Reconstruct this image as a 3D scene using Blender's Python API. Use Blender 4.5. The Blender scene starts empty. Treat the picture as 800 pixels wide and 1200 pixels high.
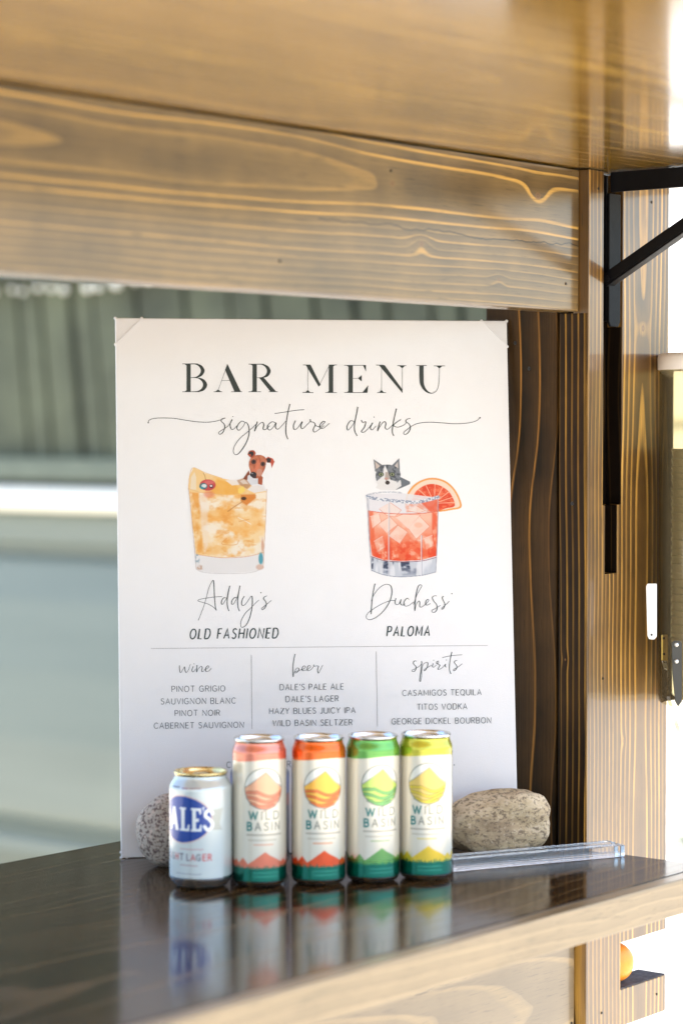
import bpy, bmesh, math, random
import numpy as np
from mathutils import Vector, Matrix, noise as mn

S = bpy.context.scene
COL = S.collection
R = math.radians
random.seed(4)

# ------------------------------------------------------------------ camera
CAMZ = 0.484                       # height of the lens over the counter top (z = 0)
PITCH = R(2.02)
FPX = 85.0 / 36.0 * 1200.0
cd = bpy.data.cameras.new('camera')
cam = bpy.data.objects.new('camera', cd)
COL.objects.link(cam)
cam.location = (0, 0, CAMZ)
cam.rotation_euler = (R(90) - PITCH, 0, 0)
cd.sensor_fit = 'VERTICAL'
cd.sensor_height = 36
cd.sensor_width = 24
cd.lens = 85
cd.clip_start = 0.05
cd.clip_end = 500
cd.dof.use_dof = True
cd.dof.focus_distance = 2.80
cd.dof.aperture_fstop = 3.0
S.camera = cam

# ------------------------------------------------------------------ light
SUN_EL = 61.0
SX, SY = 0.777, -0.629              # horizontal direction towards the sun
W = bpy.data.worlds.new('World')
S.world = W
W.use_nodes = True
nt = W.node_tree
bg = nt.nodes['Background']
sky = nt.nodes.new('ShaderNodeTexSky')
sky.sky_type = 'NISHITA'
sky.sun_disc = False
sky.sun_elevation = R(SUN_EL)
sky.sun_rotation = math.atan2(SX, SY)
sky.air_density = 1.0
sky.dust_density = 1.6
nt.links.new(sky.outputs[0], bg.inputs[0])
bg.inputs[1].default_value = 0.15
sl = bpy.data.lights.new('sun', 'SUN')
sl.energy = 3.0
sl.angle = R(0.53)
sl.color = (1.0, 0.94, 0.85)
so = bpy.data.objects.new('sun', sl)
COL.objects.link(so)
so.location = (4, -4, 8)
c_ = math.cos(R(SUN_EL))
so.rotation_euler = Vector((SX * c_, SY * c_, math.sin(R(SUN_EL)))).to_track_quat('Z', 'Y').to_euler()
S.view_settings.view_transform = 'Standard'
S.view_settings.look = 'None'
S.view_settings.gamma = 1.0
S.view_settings.exposure = 1.86
try:
    S.cycles.max_bounces = 10
    S.cycles.transparent_max_bounces = 12
    S.cycles.sample_clamp_indirect = 6.0
except Exception:
    pass

# ------------------------------------------------------------------ frames of reference
AX = R(51.0)                        # the bar runs at 51 degrees to the picture plane
BU = Vector((math.cos(AX), math.sin(AX), 0))     # along the bar
BN = Vector((-math.sin(AX), math.cos(AX), 0))    # across the bar, away from the guest side
CAMP = Vector((0, 0, CAMZ))
CF = Vector((0, math.cos(PITCH), -math.sin(PITCH)))
CU = Vector((0, math.sin(PITCH), math.cos(PITCH)))
CR = Vector((1, 0, 0))


def ray(x, y):
    return CR * ((x - 400) / FPX) + CF - CU * ((y - 600) / FPX)


def on_z(x, y, z=0.0):
    r = ray(x, y)
    return CAMP + r * ((z - CAMZ) / r.z)


def on_plane(x, y, P, n):
    r = ray(x, y)
    return CAMP + r * ((P - CAMP).dot(n) / r.dot(n))


def on_n(x, y, n):                  # -> (u, z) on the plane across = n of the bar frame
    p = on_plane(x, y, BN * n, BN)
    return p.dot(BU), p.z


# ------------------------------------------------------------------ object helpers
def link(o, parent=None, keep=False):
    COL.objects.link(o)
    if parent is not None:
        o.parent = parent
    return o


def tag(o, label=None, cat=None, group=None, kind=None):
    if label: o['label'] = label
    if cat: o['category'] = cat
    if group: o['group'] = group
    if kind: o['kind'] = kind
    return o


def empty(name, loc=(0, 0, 0), rz=0.0):
    o = bpy.data.objects.new(name, None)
    o.empty_display_size = 0.05
    o.location = loc
    o.rotation_euler = (0, 0, rz)
    COL.objects.link(o)
    return o


def pydata(name, verts, faces, mat, parent=None, smooth=False):
    me = bpy.data.meshes.new(name)
    me.from_pydata([tuple(v) for v in verts], [], [tuple(f) for f in faces])
    me.materials.append(mat)
    if smooth:
        me.polygons.foreach_set('use_smooth', [True] * len(me.polygons))
    me.update()
    return link(bpy.data.objects.new(name, me), parent)


def from_bm(name, bm, mat, parent=None, smooth=False):
    me = bpy.data.meshes.new(name)
    bmesh.ops.recalc_face_normals(bm, faces=bm.faces)
    bm.to_mesh(me)
    bm.free()
    me.materials.append(mat)
    if smooth:
        me.polygons.foreach_set('use_smooth', [True] * len(me.polygons))
    return link(bpy.data.objects.new(name, me), parent)


def box_bm(lo, hi, bev=0.0, seg=2, bm=None):
    bm2 = bmesh.new()
    bmesh.ops.create_cube(bm2, size=1.0)
    for v in bm2.verts:
        v.co = Vector([(lo[i] + hi[i]) / 2 + v.co[i] * (hi[i] - lo[i]) for i in range(3)])
    if bev > 0:
        bmesh.ops.bevel(bm2, geom=list(bm2.edges), offset=bev, segments=seg, affect='EDGES', profile=0.6)
    if bm is None:
        return bm2
    me = bpy.data.meshes.new('t')
    bm2.to_mesh(me)
    bm2.free()
    bm.from_mesh(me)
    bpy.data.meshes.remove(me)
    return bm


def box(name, lo, hi, mat, parent=None, bev=0.0015, seg=2):
    return from_bm(name, box_bm(lo, hi, bev, seg), mat, parent)


def prism_bm(poly, d0, d1, axis='y', bev=0.0):
    """extrude a 2D outline (a, b): axis y -> (a, d, b); z -> (a, b, d); x -> (d, a, b)"""
    def P(a, b, d):
        return {'y': (a, d, b), 'z': (a, b, d), 'x': (d, a, b)}[axis]
    bm = bmesh.new()
    v0 = [bm.verts.new(P(a, b, d0)) for a, b in poly]
    v1 = [bm.verts.new(P(a, b, d1)) for a, b in poly]
    n = len(poly)
    bm.faces.new(v0)
    bm.faces.new(v1[::-1])
    for i in range(n):
        bm.faces.new((v0[i], v0[(i + 1) % n], v1[(i + 1) % n], v1[i]))
    bmesh.ops.recalc_face_normals(bm, faces=bm.faces)
    if bev > 0:
        bmesh.ops.bevel(bm, geom=list(bm.edges), offset=bev, segments=2, affect='EDGES', profile=0.6)
    return bm


def lathe(name, prof, mat, parent=None, seg=64, smooth=True, loc=None):
    vs, fs = [], []
    for r, z in prof:
        for i in range(seg):
            a = 2 * math.pi * i / seg
            vs.append((r * math.cos(a), r * math.sin(a), z))
    for j in range(len(prof) - 1):
        for i in range(seg):
            k = (i + 1) % seg
            fs.append((j * seg + i, j * seg + k, (j + 1) * seg + k, (j + 1) * seg + i))
    o = pydata(name, vs, fs, mat, parent, smooth)
    if loc: o.location = loc
    return o


def tube_bm(pts, r, seg=8, bm=None):
    bm = bm or bmesh.new()
    rings = []
    for i, p in enumerate(pts):
        p = Vector(p)
        d = (Vector(pts[min(i + 1, len(pts) - 1)]) - Vector(pts[max(i - 1, 0)])).normalized()
        a = d.cross(Vector((0.13, 0.21, 1))).normalized()
        b = d.cross(a)
        rings.append([bm.verts.new(p + (a * math.cos(t) + b * math.sin(t)) * r)
                      for t in [2 * math.pi * k / seg for k in range(seg)]])
    for A, B in zip(rings, rings[1:]):
        for k in range(seg):
            bm.faces.new((A[k], A[(k + 1) % seg], B[(k + 1) % seg], B[k]))
    bm.faces.new(rings[0]); bm.faces.new(rings[-1][::-1])
    return bm


# ------------------------------------------------------------------ node helpers
class E:
    """a value socket with arithmetic"""
    def __init__(s, t, sock): s.t, s.s = t, sock

    def m(s, op, *o):
        n = s.t.nodes.new('ShaderNodeMath')
        n.operation = op
        for i, v in enumerate((s,) + o):
            if isinstance(v, E): s.t.links.new(v.s, n.inputs[i])
            else: n.inputs[i].default_value = v
        return E(s.t, n.outputs[0])
    def __add__(s, o): return s.m('ADD', o)
    def __radd__(s, o): return s.m('ADD', o)
    def __sub__(s, o): return s.m('SUBTRACT', o)
    def __rsub__(s, o): return (s * -1.0).m('ADD', o)
    def __mul__(s, o): return s.m('MULTIPLY', o)
    def __rmul__(s, o): return s.m('MULTIPLY', o)
    def __truediv__(s, o): return s.m('DIVIDE', o)
    def pw(s, o): return s.m('POWER', o)


class NT:
    def __init__(s, name):
        s.mat = bpy.data.materials.new(name)
        s.mat.use_nodes = True
        s.t = s.mat.node_tree
        s.b = s.t.nodes['Principled BSDF']

    def coord(s, kind='Object'):
        n = s.t.nodes.new('ShaderNodeTexCoord')
        return n.outputs[kind]

    def mapping(s, vec, scale=(1, 1, 1), loc=(0, 0, 0), rot=(0, 0, 0)):
        n = s.t.nodes.new('ShaderNodeMapping')
        s.t.links.new(vec, n.inputs[0])
        n.inputs['Scale'].default_value = scale
        n.inputs['Location'].default_value = loc
        n.inputs['Rotation'].default_value = rot
        return n.outputs[0]

    def noise(s, vec, scale=5, detail=3, rough=0.5, dist=0.0, col=False):
        n = s.t.nodes.new('ShaderNodeTexNoise')
        s.t.links.new(vec, n.inputs['Vector'])
        n.inputs['Scale'].default_value = scale
        n.inputs['Detail'].default_value = detail
        n.inputs['Roughness'].default_value = rough
        n.inputs['Distortion'].default_value = dist
        return n.outputs['Color'] if col else E(s.t, n.outputs[0])

    def voronoi(s, vec, scale=5, feature='F1', out='Distance'):
        n = s.t.nodes.new('ShaderNodeTexVoronoi')
        n.feature = feature
        s.t.links.new(vec, n.inputs['Vector'])
        n.inputs['Scale'].default_value = scale
        return n.outputs[out]

    def sep(s, vec):
        n = s.t.nodes.new('ShaderNodeSeparateXYZ')
        s.t.links.new(vec, n.inputs[0])
        return [E(s.t, o) for o in n.outputs]

    def ramp(s, fac, stops, interp='LINEAR'):
        n = s.t.nodes.new('ShaderNodeValToRGB')
        s.t.links.new(fac.s if isinstance(fac, E) else fac, n.inputs[0])
        cr = n.color_ramp
        cr.interpolation = interp
        while len(cr.elements) < len(stops): cr.elements.new(0.5)
        for e, (p, c) in zip(cr.elements, stops):
            e.position = p
            e.color = (c[0], c[1], c[2], 1) if hasattr(c, '__len__') else (c, c, c, 1)
        return n.outputs[0]

    def mix(s, fac, a, b, blend='MIX'):
        n = s.t.nodes.new('ShaderNodeMix')
        n.data_type = 'RGBA'
        n.blend_type = blend
        for i, v in ((0, fac), (6, a), (7, b)):
            if isinstance(v, E): v = v.s
            if isinstance(v, (int, float)): n.inputs[i].default_value = v
            elif isinstance(v, tuple): n.inputs[i].default_value = (v[0], v[1], v[2], 1)
            else: s.t.links.new(v, n.inputs[i])
        return n.outputs[2]

    def set(s, **k):
        for key, v in k.items():
            key = {'color': 'Base Color', 'rough': 'Roughness', 'metal': 'Metallic', 'coat': 'Coat Weight',
                   'coatr': 'Coat Roughness', 'trans': 'Transmission Weight', 'ior': 'IOR', 'alpha': 'Alpha',
                   'sss': 'Subsurface Weight', 'sheen': 'Sheen Weight', 'spec': 'Specular IOR Level'}.get(key, key)
            if isinstance(v, E): v = v.s
            if isinstance(v, (int, float)): s.b.inputs[key].default_value = v
            elif isinstance(v, tuple): s.b.inputs[key].default_value = (v[0], v[1], v[2], 1)
            else: s.t.links.new(v, s.b.inputs[key])
        return s

    def bump(s, h, strength=0.2, dist=0.001):
        n = s.t.nodes.new('ShaderNodeBump')
        s.t.links.new(h.s if isinstance(h, E) else h, n.inputs['Height'])
        n.inputs['Strength'].default_value = strength
        n.inputs['Distance'].default_value = dist
        s.t.links.new(n.outputs[0], s.b.inputs['Normal'])
        return s


def srgb(r, g, b):
    f = lambda c: (c / 12.92 if c <= 0.04045 else ((c + 0.055) / 1.055) ** 2.4)
    return (f(r / 255), f(g / 255), f(b / 255))


def plain(name, color, rough=0.5, metal=0.0, var=0.12, vscale=30.0, bump=0.05, bscale=200.0, **k):
    m = NT(name)
    oc = m.coord()
    v = m.noise(oc, vscale, 4, 0.6)
    dark = tuple(c * (1 - var) for c in color)
    lite = tuple(min(1, c * (1 + var)) for c in color)
    m.set(color=m.mix(v.m('MULTIPLY_ADD', 2.4, -0.7).m('MAXIMUM', 0.0).m('MINIMUM', 1.0), dark, lite),
          rough=m.noise(oc, vscale * 2.3, 3) * 0.18 + (rough - 0.09), metal=metal, **k)
    if bump > 0:
        m.bump(m.noise(oc, bscale, 3), bump, 0.001)
    return m.mat


# ------------------------------------------------------------------ stained fir
def wood(name, axis='x', across='z', seed=0.0, spacing=0.008, a0=0.0, b0=0.05, bface=0.0, slope=0.03, wob=0.010,
         dark=(0.050, 0.022, 0.008), mid=(0.085, 0.040, 0.014), gold=(0.46, 0.23, 0.055), line=0.30, rough=0.30,
         knots=(), cracks=(), streak=0.35, coat=0.0, bumps=0.15, freq=1.0, coatr=0.10, spec=0.5, smudge=0.0):
    """grain runs along axis; growth rings are cylinders round a log centre below the face"""
    m = NT(name)
    oc = m.coord()
    X, Y, Z = m.sep(oc)
    d = {'x': X, 'y': Y, 'z': Z}
    L, A = d[axis], d[across]
    B = d[[q for q in 'xyz' if q not in (axis, across)][0]]
    sc = {'x': 7.0, 'y': 7.0, 'z': 7.0}
    sc[axis] = 1.6 * freq
    big = m.noise(m.mapping(oc, (sc['x'], sc['y'], sc['z']), (seed, seed * 1.7, seed * 0.6)), 1.0, 2, 0.5)
    sc2 = {'x': 30.0, 'y': 30.0, 'z': 30.0}
    sc2[axis] = 9.0 * freq
    sml = m.noise(m.mapping(oc, (sc2['x'], sc2['y'], sc2['z']), (seed * 2.1, seed, 3 + seed)), 1.0, 2, 0.5)
    aa = A - a0
    bb = (B - bface) + (L * slope) + b0
    r = (aa * aa + bb * bb).m('SQRT') + (big - 0.5) * (wob * 6) + (sml - 0.5) * (wob * 0.7)
    for (kl, ka, kr, ks) in knots:
        dl = (L - kl) * 0.62
        da = A - ka
        dd = (dl * dl + da * da) / (kr * kr)
        r = r + dd.m('MULTIPLY', -1.0).m('EXPONENT') * ks
    # uneven ring widths
    ph = r / spacing + (m.noise(m.mapping(oc, (3, 3, 3), (seed, 0, 0)), 1.0, 1) * 2.0)
    fr = ph.m('FRACT')
    idx = ph.m('FLOOR')
    wn = m.t.nodes.new('ShaderNodeTexWhiteNoise'); wn.noise_dimensions = '1D'
    m.t.links.new((idx + seed * 13.0).s, wn.inputs['W'])
    rnd = E(m.t, wn.outputs['Value'])
    wn2 = m.t.nodes.new('ShaderNodeTexWhiteNoise'); wn2.noise_dimensions = '1D'
    m.t.links.new((idx + seed * 7.0 + 31.0).s, wn2.inputs['W'])
    rnd0 = E(m.t, wn2.outputs['Value'])
    # line profile: slow rise, sharp fall
    wid = rnd0 * (line * 0.55) + line * 0.30
    up = ((fr - (0.94 - wid)) / (wid * 0.55)).m('MAXIMUM', 0.0).m('MINIMUM', 1.0)
    dn = (1.0 - (fr - 0.94).m('MAXIMUM', 0.0) * 17.0).m('MAXIMUM', 0.0)
    prof = up * dn
    strength = rnd * rnd * 0.85 + 0.18
    fib = {'x': 420.0, 'y': 420.0, 'z': 420.0}
    fib[axis] = 7.0
    fine = m.noise(m.mapping(oc, (fib['x'], fib['y'], fib['z'])), 1.0, 3, 0.65)
    blot = m.noise(m.mapping(oc, (9, 9, 9), (seed, 5, 1)), 1.0, 3, 0.6)
    sc3 = {'x': 16.0, 'y': 16.0, 'z': 16.0}
    sc3[axis] = 5.0
    fade = ((m.noise(m.mapping(oc, (sc3['x'], sc3['y'], sc3['z']), (1, seed, 2)), 1.0, 3, 0.6) - 0.5) * 2.6 + 0.85).m('MAXIMUM', 0.10)
    fac = (prof * strength * fade * (fine * 1.1 + 0.5)).m('MINIMUM', 1.0)
    basec = m.mix((fr * 0.55 + (blot - 0.5) * 1.3 + 0.1).m('MAXIMUM', 0.0).m('MINIMUM', 1.0), dark, mid)
    c = m.mix(fac, basec, gold)
    pr = {'x': 950.0, 'y': 950.0, 'z': 950.0}
    pr[axis] = 34.0
    pore = ((m.noise(m.mapping(oc, (pr['x'], pr['y'], pr['z']), (seed, 9, 4)), 1.0, 2, 0.5) - 0.62) * 7.0).m('MAXIMUM', 0.0).m('MINIMUM', 0.42)
    fd = ((fine - 0.5) * streak * 2.0 + 1.0 - pore).m('MAXIMUM', 0.2)
    cn = m.t.nodes.new('ShaderNodeVectorMath'); cn.operation = 'SCALE'
    m.t.links.new(c, cn.inputs[0]); m.t.links.new(fd.s, cn.inputs['Scale'])
    c = cn.outputs[0]
    hgt = prof * 0.12 + fine * 0.5
    for (kl, ka, kr, ks) in knots:
        dl = (L - kl) * 0.8
        da = A - ka
        dist = (dl * dl + da * da).m('SQRT') + (sml - 0.5) * 0.004
        core = ((dist * -1.0 + kr * 0.32) / (kr * 0.12)).m('MAXIMUM', 0.0).m('MINIMUM', 1.0)
        ringk = ((dist / 0.0032).m('FRACT') - 0.5).m('ABSOLUTE') * 2.0
        kc = m.mix(ringk, (0.10, 0.045, 0.014), (0.25, 0.12, 0.035))
        c = m.mix(core * 0.8, c, kc)
    for (l0, l1, ca, cs, cw) in cracks:
        wv = m.noise(m.mapping(oc, (14, 14, 0.01) if axis == 'x' else (0.01, 0.01, 14), (seed, 0, 0)), 1.0, 3, 0.6)
        line_a = (L - l0) * cs + ca + (wv - 0.5) * 0.022
        da = (A - line_a).m('ABSOLUTE')
        mk = ((da * -1.0 + cw) / (cw * 0.6)).m('MAXIMUM', 0.0).m('MINIMUM', 1.0)
        mk = mk * (L.m('GREATER_THAN', l0)) * (L.m('LESS_THAN', l1))
        c = m.mix(mk * 0.92, c, (0.012, 0.006, 0.003))
        hgt = hgt - mk * 2.0
    m.set(color=c, rough=((fine * 0.12 + (rough - 0.06)) + prof * 0.05 + (m.noise(oc, 11, 5, 0.65, 0.6) - 0.45) * smudge).m('MAXIMUM', 0.05), coat=coat, coatr=coatr, spec=spec)
    m.bump(hgt, bumps, 0.0006)
    return m.mat

# ================================================================== THE SETTING
GZ = -1.0
m = NT('concrete')
oc = m.coord()
m.set(color=m.mix(m.noise(oc, 3, 5, 0.6), (0.66, 0.60, 0.50), (0.76, 0.70, 0.59)), rough=0.85)
m.bump(m.noise(oc, 120, 3), 0.3, 0.002)
M_CONC = m.mat
m = NT('lawn')
oc = m.coord()
m.set(color=m.mix(m.noise(oc, 2, 5, 0.6), (0.020, 0.035, 0.012), (0.055, 0.075, 0.022)), rough=0.9)
M_LAWN = m.mat
tag(pydata('ground', [(-250, -250, GZ - 0.006), (250, -250, GZ - 0.006), (250, 250, GZ - 0.006), (-250, 250, GZ - 0.006)],
           [(0, 1, 2, 3)], M_LAWN), kind='structure')
tag(pydata('patio', [(-12, -12, GZ), (10.5, -12, GZ), (10.5, 14, GZ), (-12, 14, GZ)], [(0, 1, 2, 3)], M_CONC), kind='structure')


class Rig:
    """a thing whose parts are modelled in the bar frame (x along, y across, z up from the counter top)"""
    def __init__(s, name, base, label, cat, group=None):
        w = BU * base[0] + BN * base[1]
        s.root = empty(name, (w.x, w.y, base[2]), AX)
        s.off = (-base[0], -base[1], -base[2])
        tag(s.root, label, cat, group)

    def put(s, o, parent=None):
        if parent is None:
            o.parent = s.root
            o.location = s.off
        else:
            o.parent = parent
        return o

    def box(s, name, lo, hi, mat, bev=0.0015, parent=None):
        return s.put(from_bm(name, box_bm(lo, hi, bev), mat), parent)


# ------------------------------------------------------------------ the wooden bar
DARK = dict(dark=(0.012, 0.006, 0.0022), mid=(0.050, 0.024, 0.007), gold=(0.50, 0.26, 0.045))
W_BEAM = wood('stained_beam', 'x', 'z', 3.1, spacing=0.0072, a0=0.735, b0=0.020, bface=1.536, slope=0.011, wob=0.0036,
              dark=(0.090, 0.055, 0.020), mid=(0.235, 0.145, 0.048), gold=(0.52, 0.30, 0.068), line=0.30, rough=0.36,
              knots=((2.245, 0.742, 0.016, 0.0055), (1.98, 0.735, 0.012, 0.005), (2.03, 0.676, 0.011, 0.008), (2.17, 0.645, 0.009, 0.004)),
              cracks=((1.86, 2.34, 0.690, 0.0, 0.0010),), streak=0.42, freq=0.6, coat=0.9, coatr=0.16)
W_LOW = wood('stained_lower_beam', 'x', 'z', 8.3, spacing=0.0085, a0=-0.16, b0=0.030, bface=1.536, slope=0.040, wob=0.005,
             dark=(0.13, 0.090, 0.045), mid=(0.22, 0.155, 0.080), gold=(0.46, 0.32, 0.14), line=0.34, rough=0.4,
             cracks=((2.02, 2.24, -0.118, 0.05, 0.0009),), streak=0.22, coat=0.9, coatr=0.16, freq=0.7)
W_POST = wood('stained_post', 'z', 'x', 5.2, spacing=0.0080, a0=2.446, b0=0.018, bface=1.524, slope=0.006, wob=0.0017,
              dark=(0.062, 0.029, 0.007), mid=(0.200, 0.100, 0.023), gold=(0.76, 0.41, 0.075), line=0.58, rough=0.40,
              knots=((0.600, 2.447, 0.012, 0.006), (0.115, 2.408, 0.006, 0.003)), streak=0.40, freq=0.5, coat=1.0, coatr=0.10)
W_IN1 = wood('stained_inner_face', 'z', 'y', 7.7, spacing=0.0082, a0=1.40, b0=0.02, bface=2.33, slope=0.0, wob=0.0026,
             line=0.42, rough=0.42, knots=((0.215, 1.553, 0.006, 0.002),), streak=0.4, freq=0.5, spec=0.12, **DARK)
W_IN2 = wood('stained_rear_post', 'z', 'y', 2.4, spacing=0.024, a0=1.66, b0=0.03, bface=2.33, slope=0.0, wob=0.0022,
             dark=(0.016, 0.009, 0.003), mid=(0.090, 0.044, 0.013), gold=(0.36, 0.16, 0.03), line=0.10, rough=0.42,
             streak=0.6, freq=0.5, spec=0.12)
W_TOP = wood('dark_varnished_counter', 'x', 'y', 6.6, spacing=0.014, a0=1.5, b0=0.09, bface=0.0, slope=0.02, wob=0.006,
             dark=(0.020, 0.010, 0.004), mid=(0.070, 0.038, 0.014), gold=(0.17, 0.100, 0.038), line=0.4, rough=0.115,
             streak=0.40, coat=0.0, bumps=0.06, spec=0.27, smudge=0.12)
W_EDGE = wood('stained_counter_edge', 'x', 'z', 1.9, spacing=0.012, a0=-0.15, b0=0.02, bface=1.3375, slope=0.03, wob=0.006,
              dark=(0.20, 0.142, 0.072), mid=(0.28, 0.200, 0.105), gold=(0.38, 0.275, 0.145), line=0.4, rough=0.40, streak=0.12, coat=0.5, coatr=0.2)
W_UNDER = wood('varnished_shelf_underside', 'x', 'y', 9.4, spacing=0.020, a0=1.2, b0=0.08, bface=0.779, slope=0.03, wob=0.012,
               dark=(0.165, 0.084, 0.007), mid=(0.350, 0.188, 0.016), gold=(0.51, 0.29, 0.030), line=0.5, rough=0.22,
               streak=0.14, coat=1.0, coatr=0.12, bumps=0.08)
M_HOLE = plain('black_screw_hole', (0.010, 0.008, 0.006), 0.5)

bar = Rig('wooden_bar', (1.9, 1.65, GZ), 'stained timber bar with varnished counter, corner post and serving shelf overhead', 'bar')
CF_N, CE_U, CB_N = 1.3375, 2.317, 1.971
ct = bar.box('counter_top', (0.55, CF_N + 0.020, -0.038), (CE_U, CB_N, 0.0), W_TOP, 0.0012)
bar.box('counter_edge', (0.55, CF_N, -0.0385), (CE_U + 0.0003, CF_N + 0.0195, -0.0004), W_EDGE, 0.0018)
SH = bar.box('serving_shelf', (-0.9, 0.75, 0.779), (2.66, 2.20, 0.817), W_UNDER, 0.0015)
bar.box('upper_beam', (-0.7, 1.536, 0.6155), (2.3285, 1.574, 0.7775), W_BEAM, 0.0028)
bar.box('lower_beam', (0.45, 1.536, -0.300), (2.3245, 1.574, -0.040), W_LOW, 0.0028)

# corner post: front layer with the bracket slot and the notch, back layer behind
U0, U1 = 2.330, 2.5045
_, zs1 = on_n(708, 592, 1.524)
_, zs2 = on_n(716, 672, 1.524)
nu, nz1 = on_n(726.5, 1105, 1.524)
_, nz0 = on_n(726.5, 1160, 1.524)
_, nzb = on_n(760, 1191, 1.524)
sa, sb, sc_, sd = 2.3615, 2.4020, 2.3665, 2.3930
outl = [(U0, GZ), (nu + 0.004, GZ), (nu + 0.004, nzb), (U1, nzb), (U1, nz0), (nu, nz0), (nu, nz1), (U1, nz1), (U1, 0.7775),
        (sb, 0.7775), (sb, zs1), (sd, zs1), (sd, zs2), (sc_, zs2), (sc_, zs1), (sa, zs1), (sa, 0.7775), (U0, 0.7775)]
bar.put(from_bm('corner_post', prism_bm(outl, 1.524, 1.5450, 'y', 0.0009), W_POST))
outl2 = outl[:9] + [(U0, 0.7775)]
M_ENDG = plain('end_grain_sheen', (0.075, 0.070, 0.075), 0.8, 0, 0.5, 120, 0.4, 300, spec=0.1)  # end grain, greyed bluish to hold the ledge's reflection in its colour
bar.box('notch_glare_plate', (nu + 0.0006, 1.5243, nz0 + 0.0003), (U1 - 0.0008, 1.5626, nz0 + 0.0016), M_ENDG, 0.0003)  # thin matte plate added over the ledge to stop glare on the varnish
W_SLOT_SHADE = wood('slot_shade_wood', 'z', 'x', 2.2, spacing=0.012, a0=2.38, b0=0.03, bface=1.545, slope=0.0, wob=0.004,
              dark=(0.003, 0.0016, 0.0008), mid=(0.010, 0.005, 0.002), gold=(0.035, 0.018, 0.005), line=0.3, rough=0.6, spec=0.1, streak=0.5)  # post wood darkened so the slot's shade sits in the colour
bar.box('slot_shade_plate', (sb - 0.0014, 1.5250, zs1 + 0.0004), (sb - 0.0003, 1.5449, 0.600), W_SLOT_SHADE, 0.0002)  # added dark plate standing for shade on the slot's side wall
bar.box('slot_shade_plate', (sd - 0.0014, 1.5250, zs2 + 0.0004), (sd - 0.0003, 1.5449, zs1 - 0.0004), W_SLOT_SHADE, 0.0002)  # same added shade plate for the narrow lower slot
bar.put(from_bm('corner_post_backing', prism_bm(outl2, 1.5453, 1.5630, 'y', 0.0006), W_SLOT_SHADE))  # back layer takes the darkened wood for shade at the slot's bottom
# the -u face of the post is its own dark board
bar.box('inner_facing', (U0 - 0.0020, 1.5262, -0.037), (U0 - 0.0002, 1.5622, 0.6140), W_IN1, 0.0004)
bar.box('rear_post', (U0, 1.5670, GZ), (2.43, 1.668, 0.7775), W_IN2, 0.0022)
bar.box('end_post', (0.42, 1.536, GZ), (0.51, 1.626, 0.6150), W_POST, 0.002)
bar.box('shelf_leg', (-0.72, 1.58, GZ), (-0.63, 1.67, 0.7775), W_POST, 0.002)
bar.box('counter_leg', (0.70, 1.86, GZ), (0.79, 1.95, -0.0385), W_POST, 0.002)
bar.box('back_rail', (0.80, 1.90, -0.13), (2.31, 1.94, -0.0385), W_IN2, 0.002)

def screw(rig, u, n, z, facing, r=0.0026, mat=None):
    bm = bmesh.new()
    bmesh.ops.create_cone(bm, cap_ends=True, segments=12, radius1=r, radius2=r * 0.8, depth=0.0012)
    if facing == 'n':
        bmesh.ops.rotate(bm, verts=bm.verts, matrix=Matrix.Rotation(R(90), 3, 'X'))
    else:
        bmesh.ops.rotate(bm, verts=bm.verts, matrix=Matrix.Rotation(R(-90), 3, 'Y'))
    o = from_bm('screw', bm, mat or M_HOLE)
    o.parent = rig.root
    o.location = (rig.off[0] + u, rig.off[1] + n, rig.off[2] + z)
    return o
for (px, py, n) in [(763, 237, 1.5238), (700.5, 221, 1.5238), (704.5, 1187, 1.5238), (769, 1165, 1.5238), (706, 795, 1.5238),
                    (328, 306, 1.5358), (662.5, 332.5, 1.5358), (669, 1199, 1.5358), (458, 200, 1.5358)]:
    u, z = on_n(px, py, n)
    screw(bar, u, n, z, 'n', 0.0018)
for (px, py) in [(603, 402), (619.5, 432), (671, 590)]:
    p = on_plane(px, py, BU * (U0 - 0.0004), BU)
    n_ = p.dot(BN)
    screw(bar, U0 - (0.0024 if n_ < 1.563 else 0.0004), n_, p.z, 'u', 0.0024)

# ------------------------------------------------------------------ black folding bracket
M_BLACK = plain('black_powder_coat', (0.004, 0.004, 0.005), 0.45, 0.0, 0.2, 60, 0.15, 500, spec=0.15)
br = Rig('shelf_bracket', (2.386, 1.524, 0.60), 'black steel folding bracket between the corner post and the serving shelf', 'bracket')
bm = box_bm((2.3725, 1.30, 0.7545), (2.3762, 1.5225, 0.7775), 0.0006)
box_bm((2.3766, 1.30, 0.7742), (2.4005, 1.5225, 0.7775), 0.0005, bm=bm)
br.put(from_bm('arm', bm, M_BLACK))
bm = prism_bm([(2.3725, 0.606), (2.3765, 0.600), (2.3925, 0.600), (2.3965, 0.606), (2.3965, 0.7535), (2.3725, 0.7535)], 1.5235, 1.5268, 'y', 0.0008)
box_bm((2.3725, 1.5275, 0.606), (2.3755, 1.5440, 0.7735), 0.0005, bm=bm)
br.put(from_bm('upright', bm, M_BLACK))
pA = on_plane(712, 326, BU * 2.374, BU)
pB = on_plane(800, 264, BU * 2.374, BU)
a2, b2 = (pA.dot(BN), pA.z), (pB.dot(BN), pB.z)
dn_, dz_ = b2[0] - a2[0], b2[1] - a2[1]
ln = math.hypot(dn_, dz_)
dn_, dz_ = dn_ / ln, dz_ / ln
pn, pz = -dz_, dn_                       # perpendicular in the n-z plane
if pz < 0: pn, pz = -pn, -pz
tt = (0.768 - a2[1]) / dz_               # reaches the arm
st = -0.004
def q(t, w): return (a2[0] + dn_ * t + pn * w, a2[1] + dz_ * t + pz * w)
bm = prism_bm([q(st, -0.0062), q(tt, -0.0062), q(tt, 0.0062), q(st, 0.0062)], 2.3690, 2.3722, 'x', 0.0006)
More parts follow.
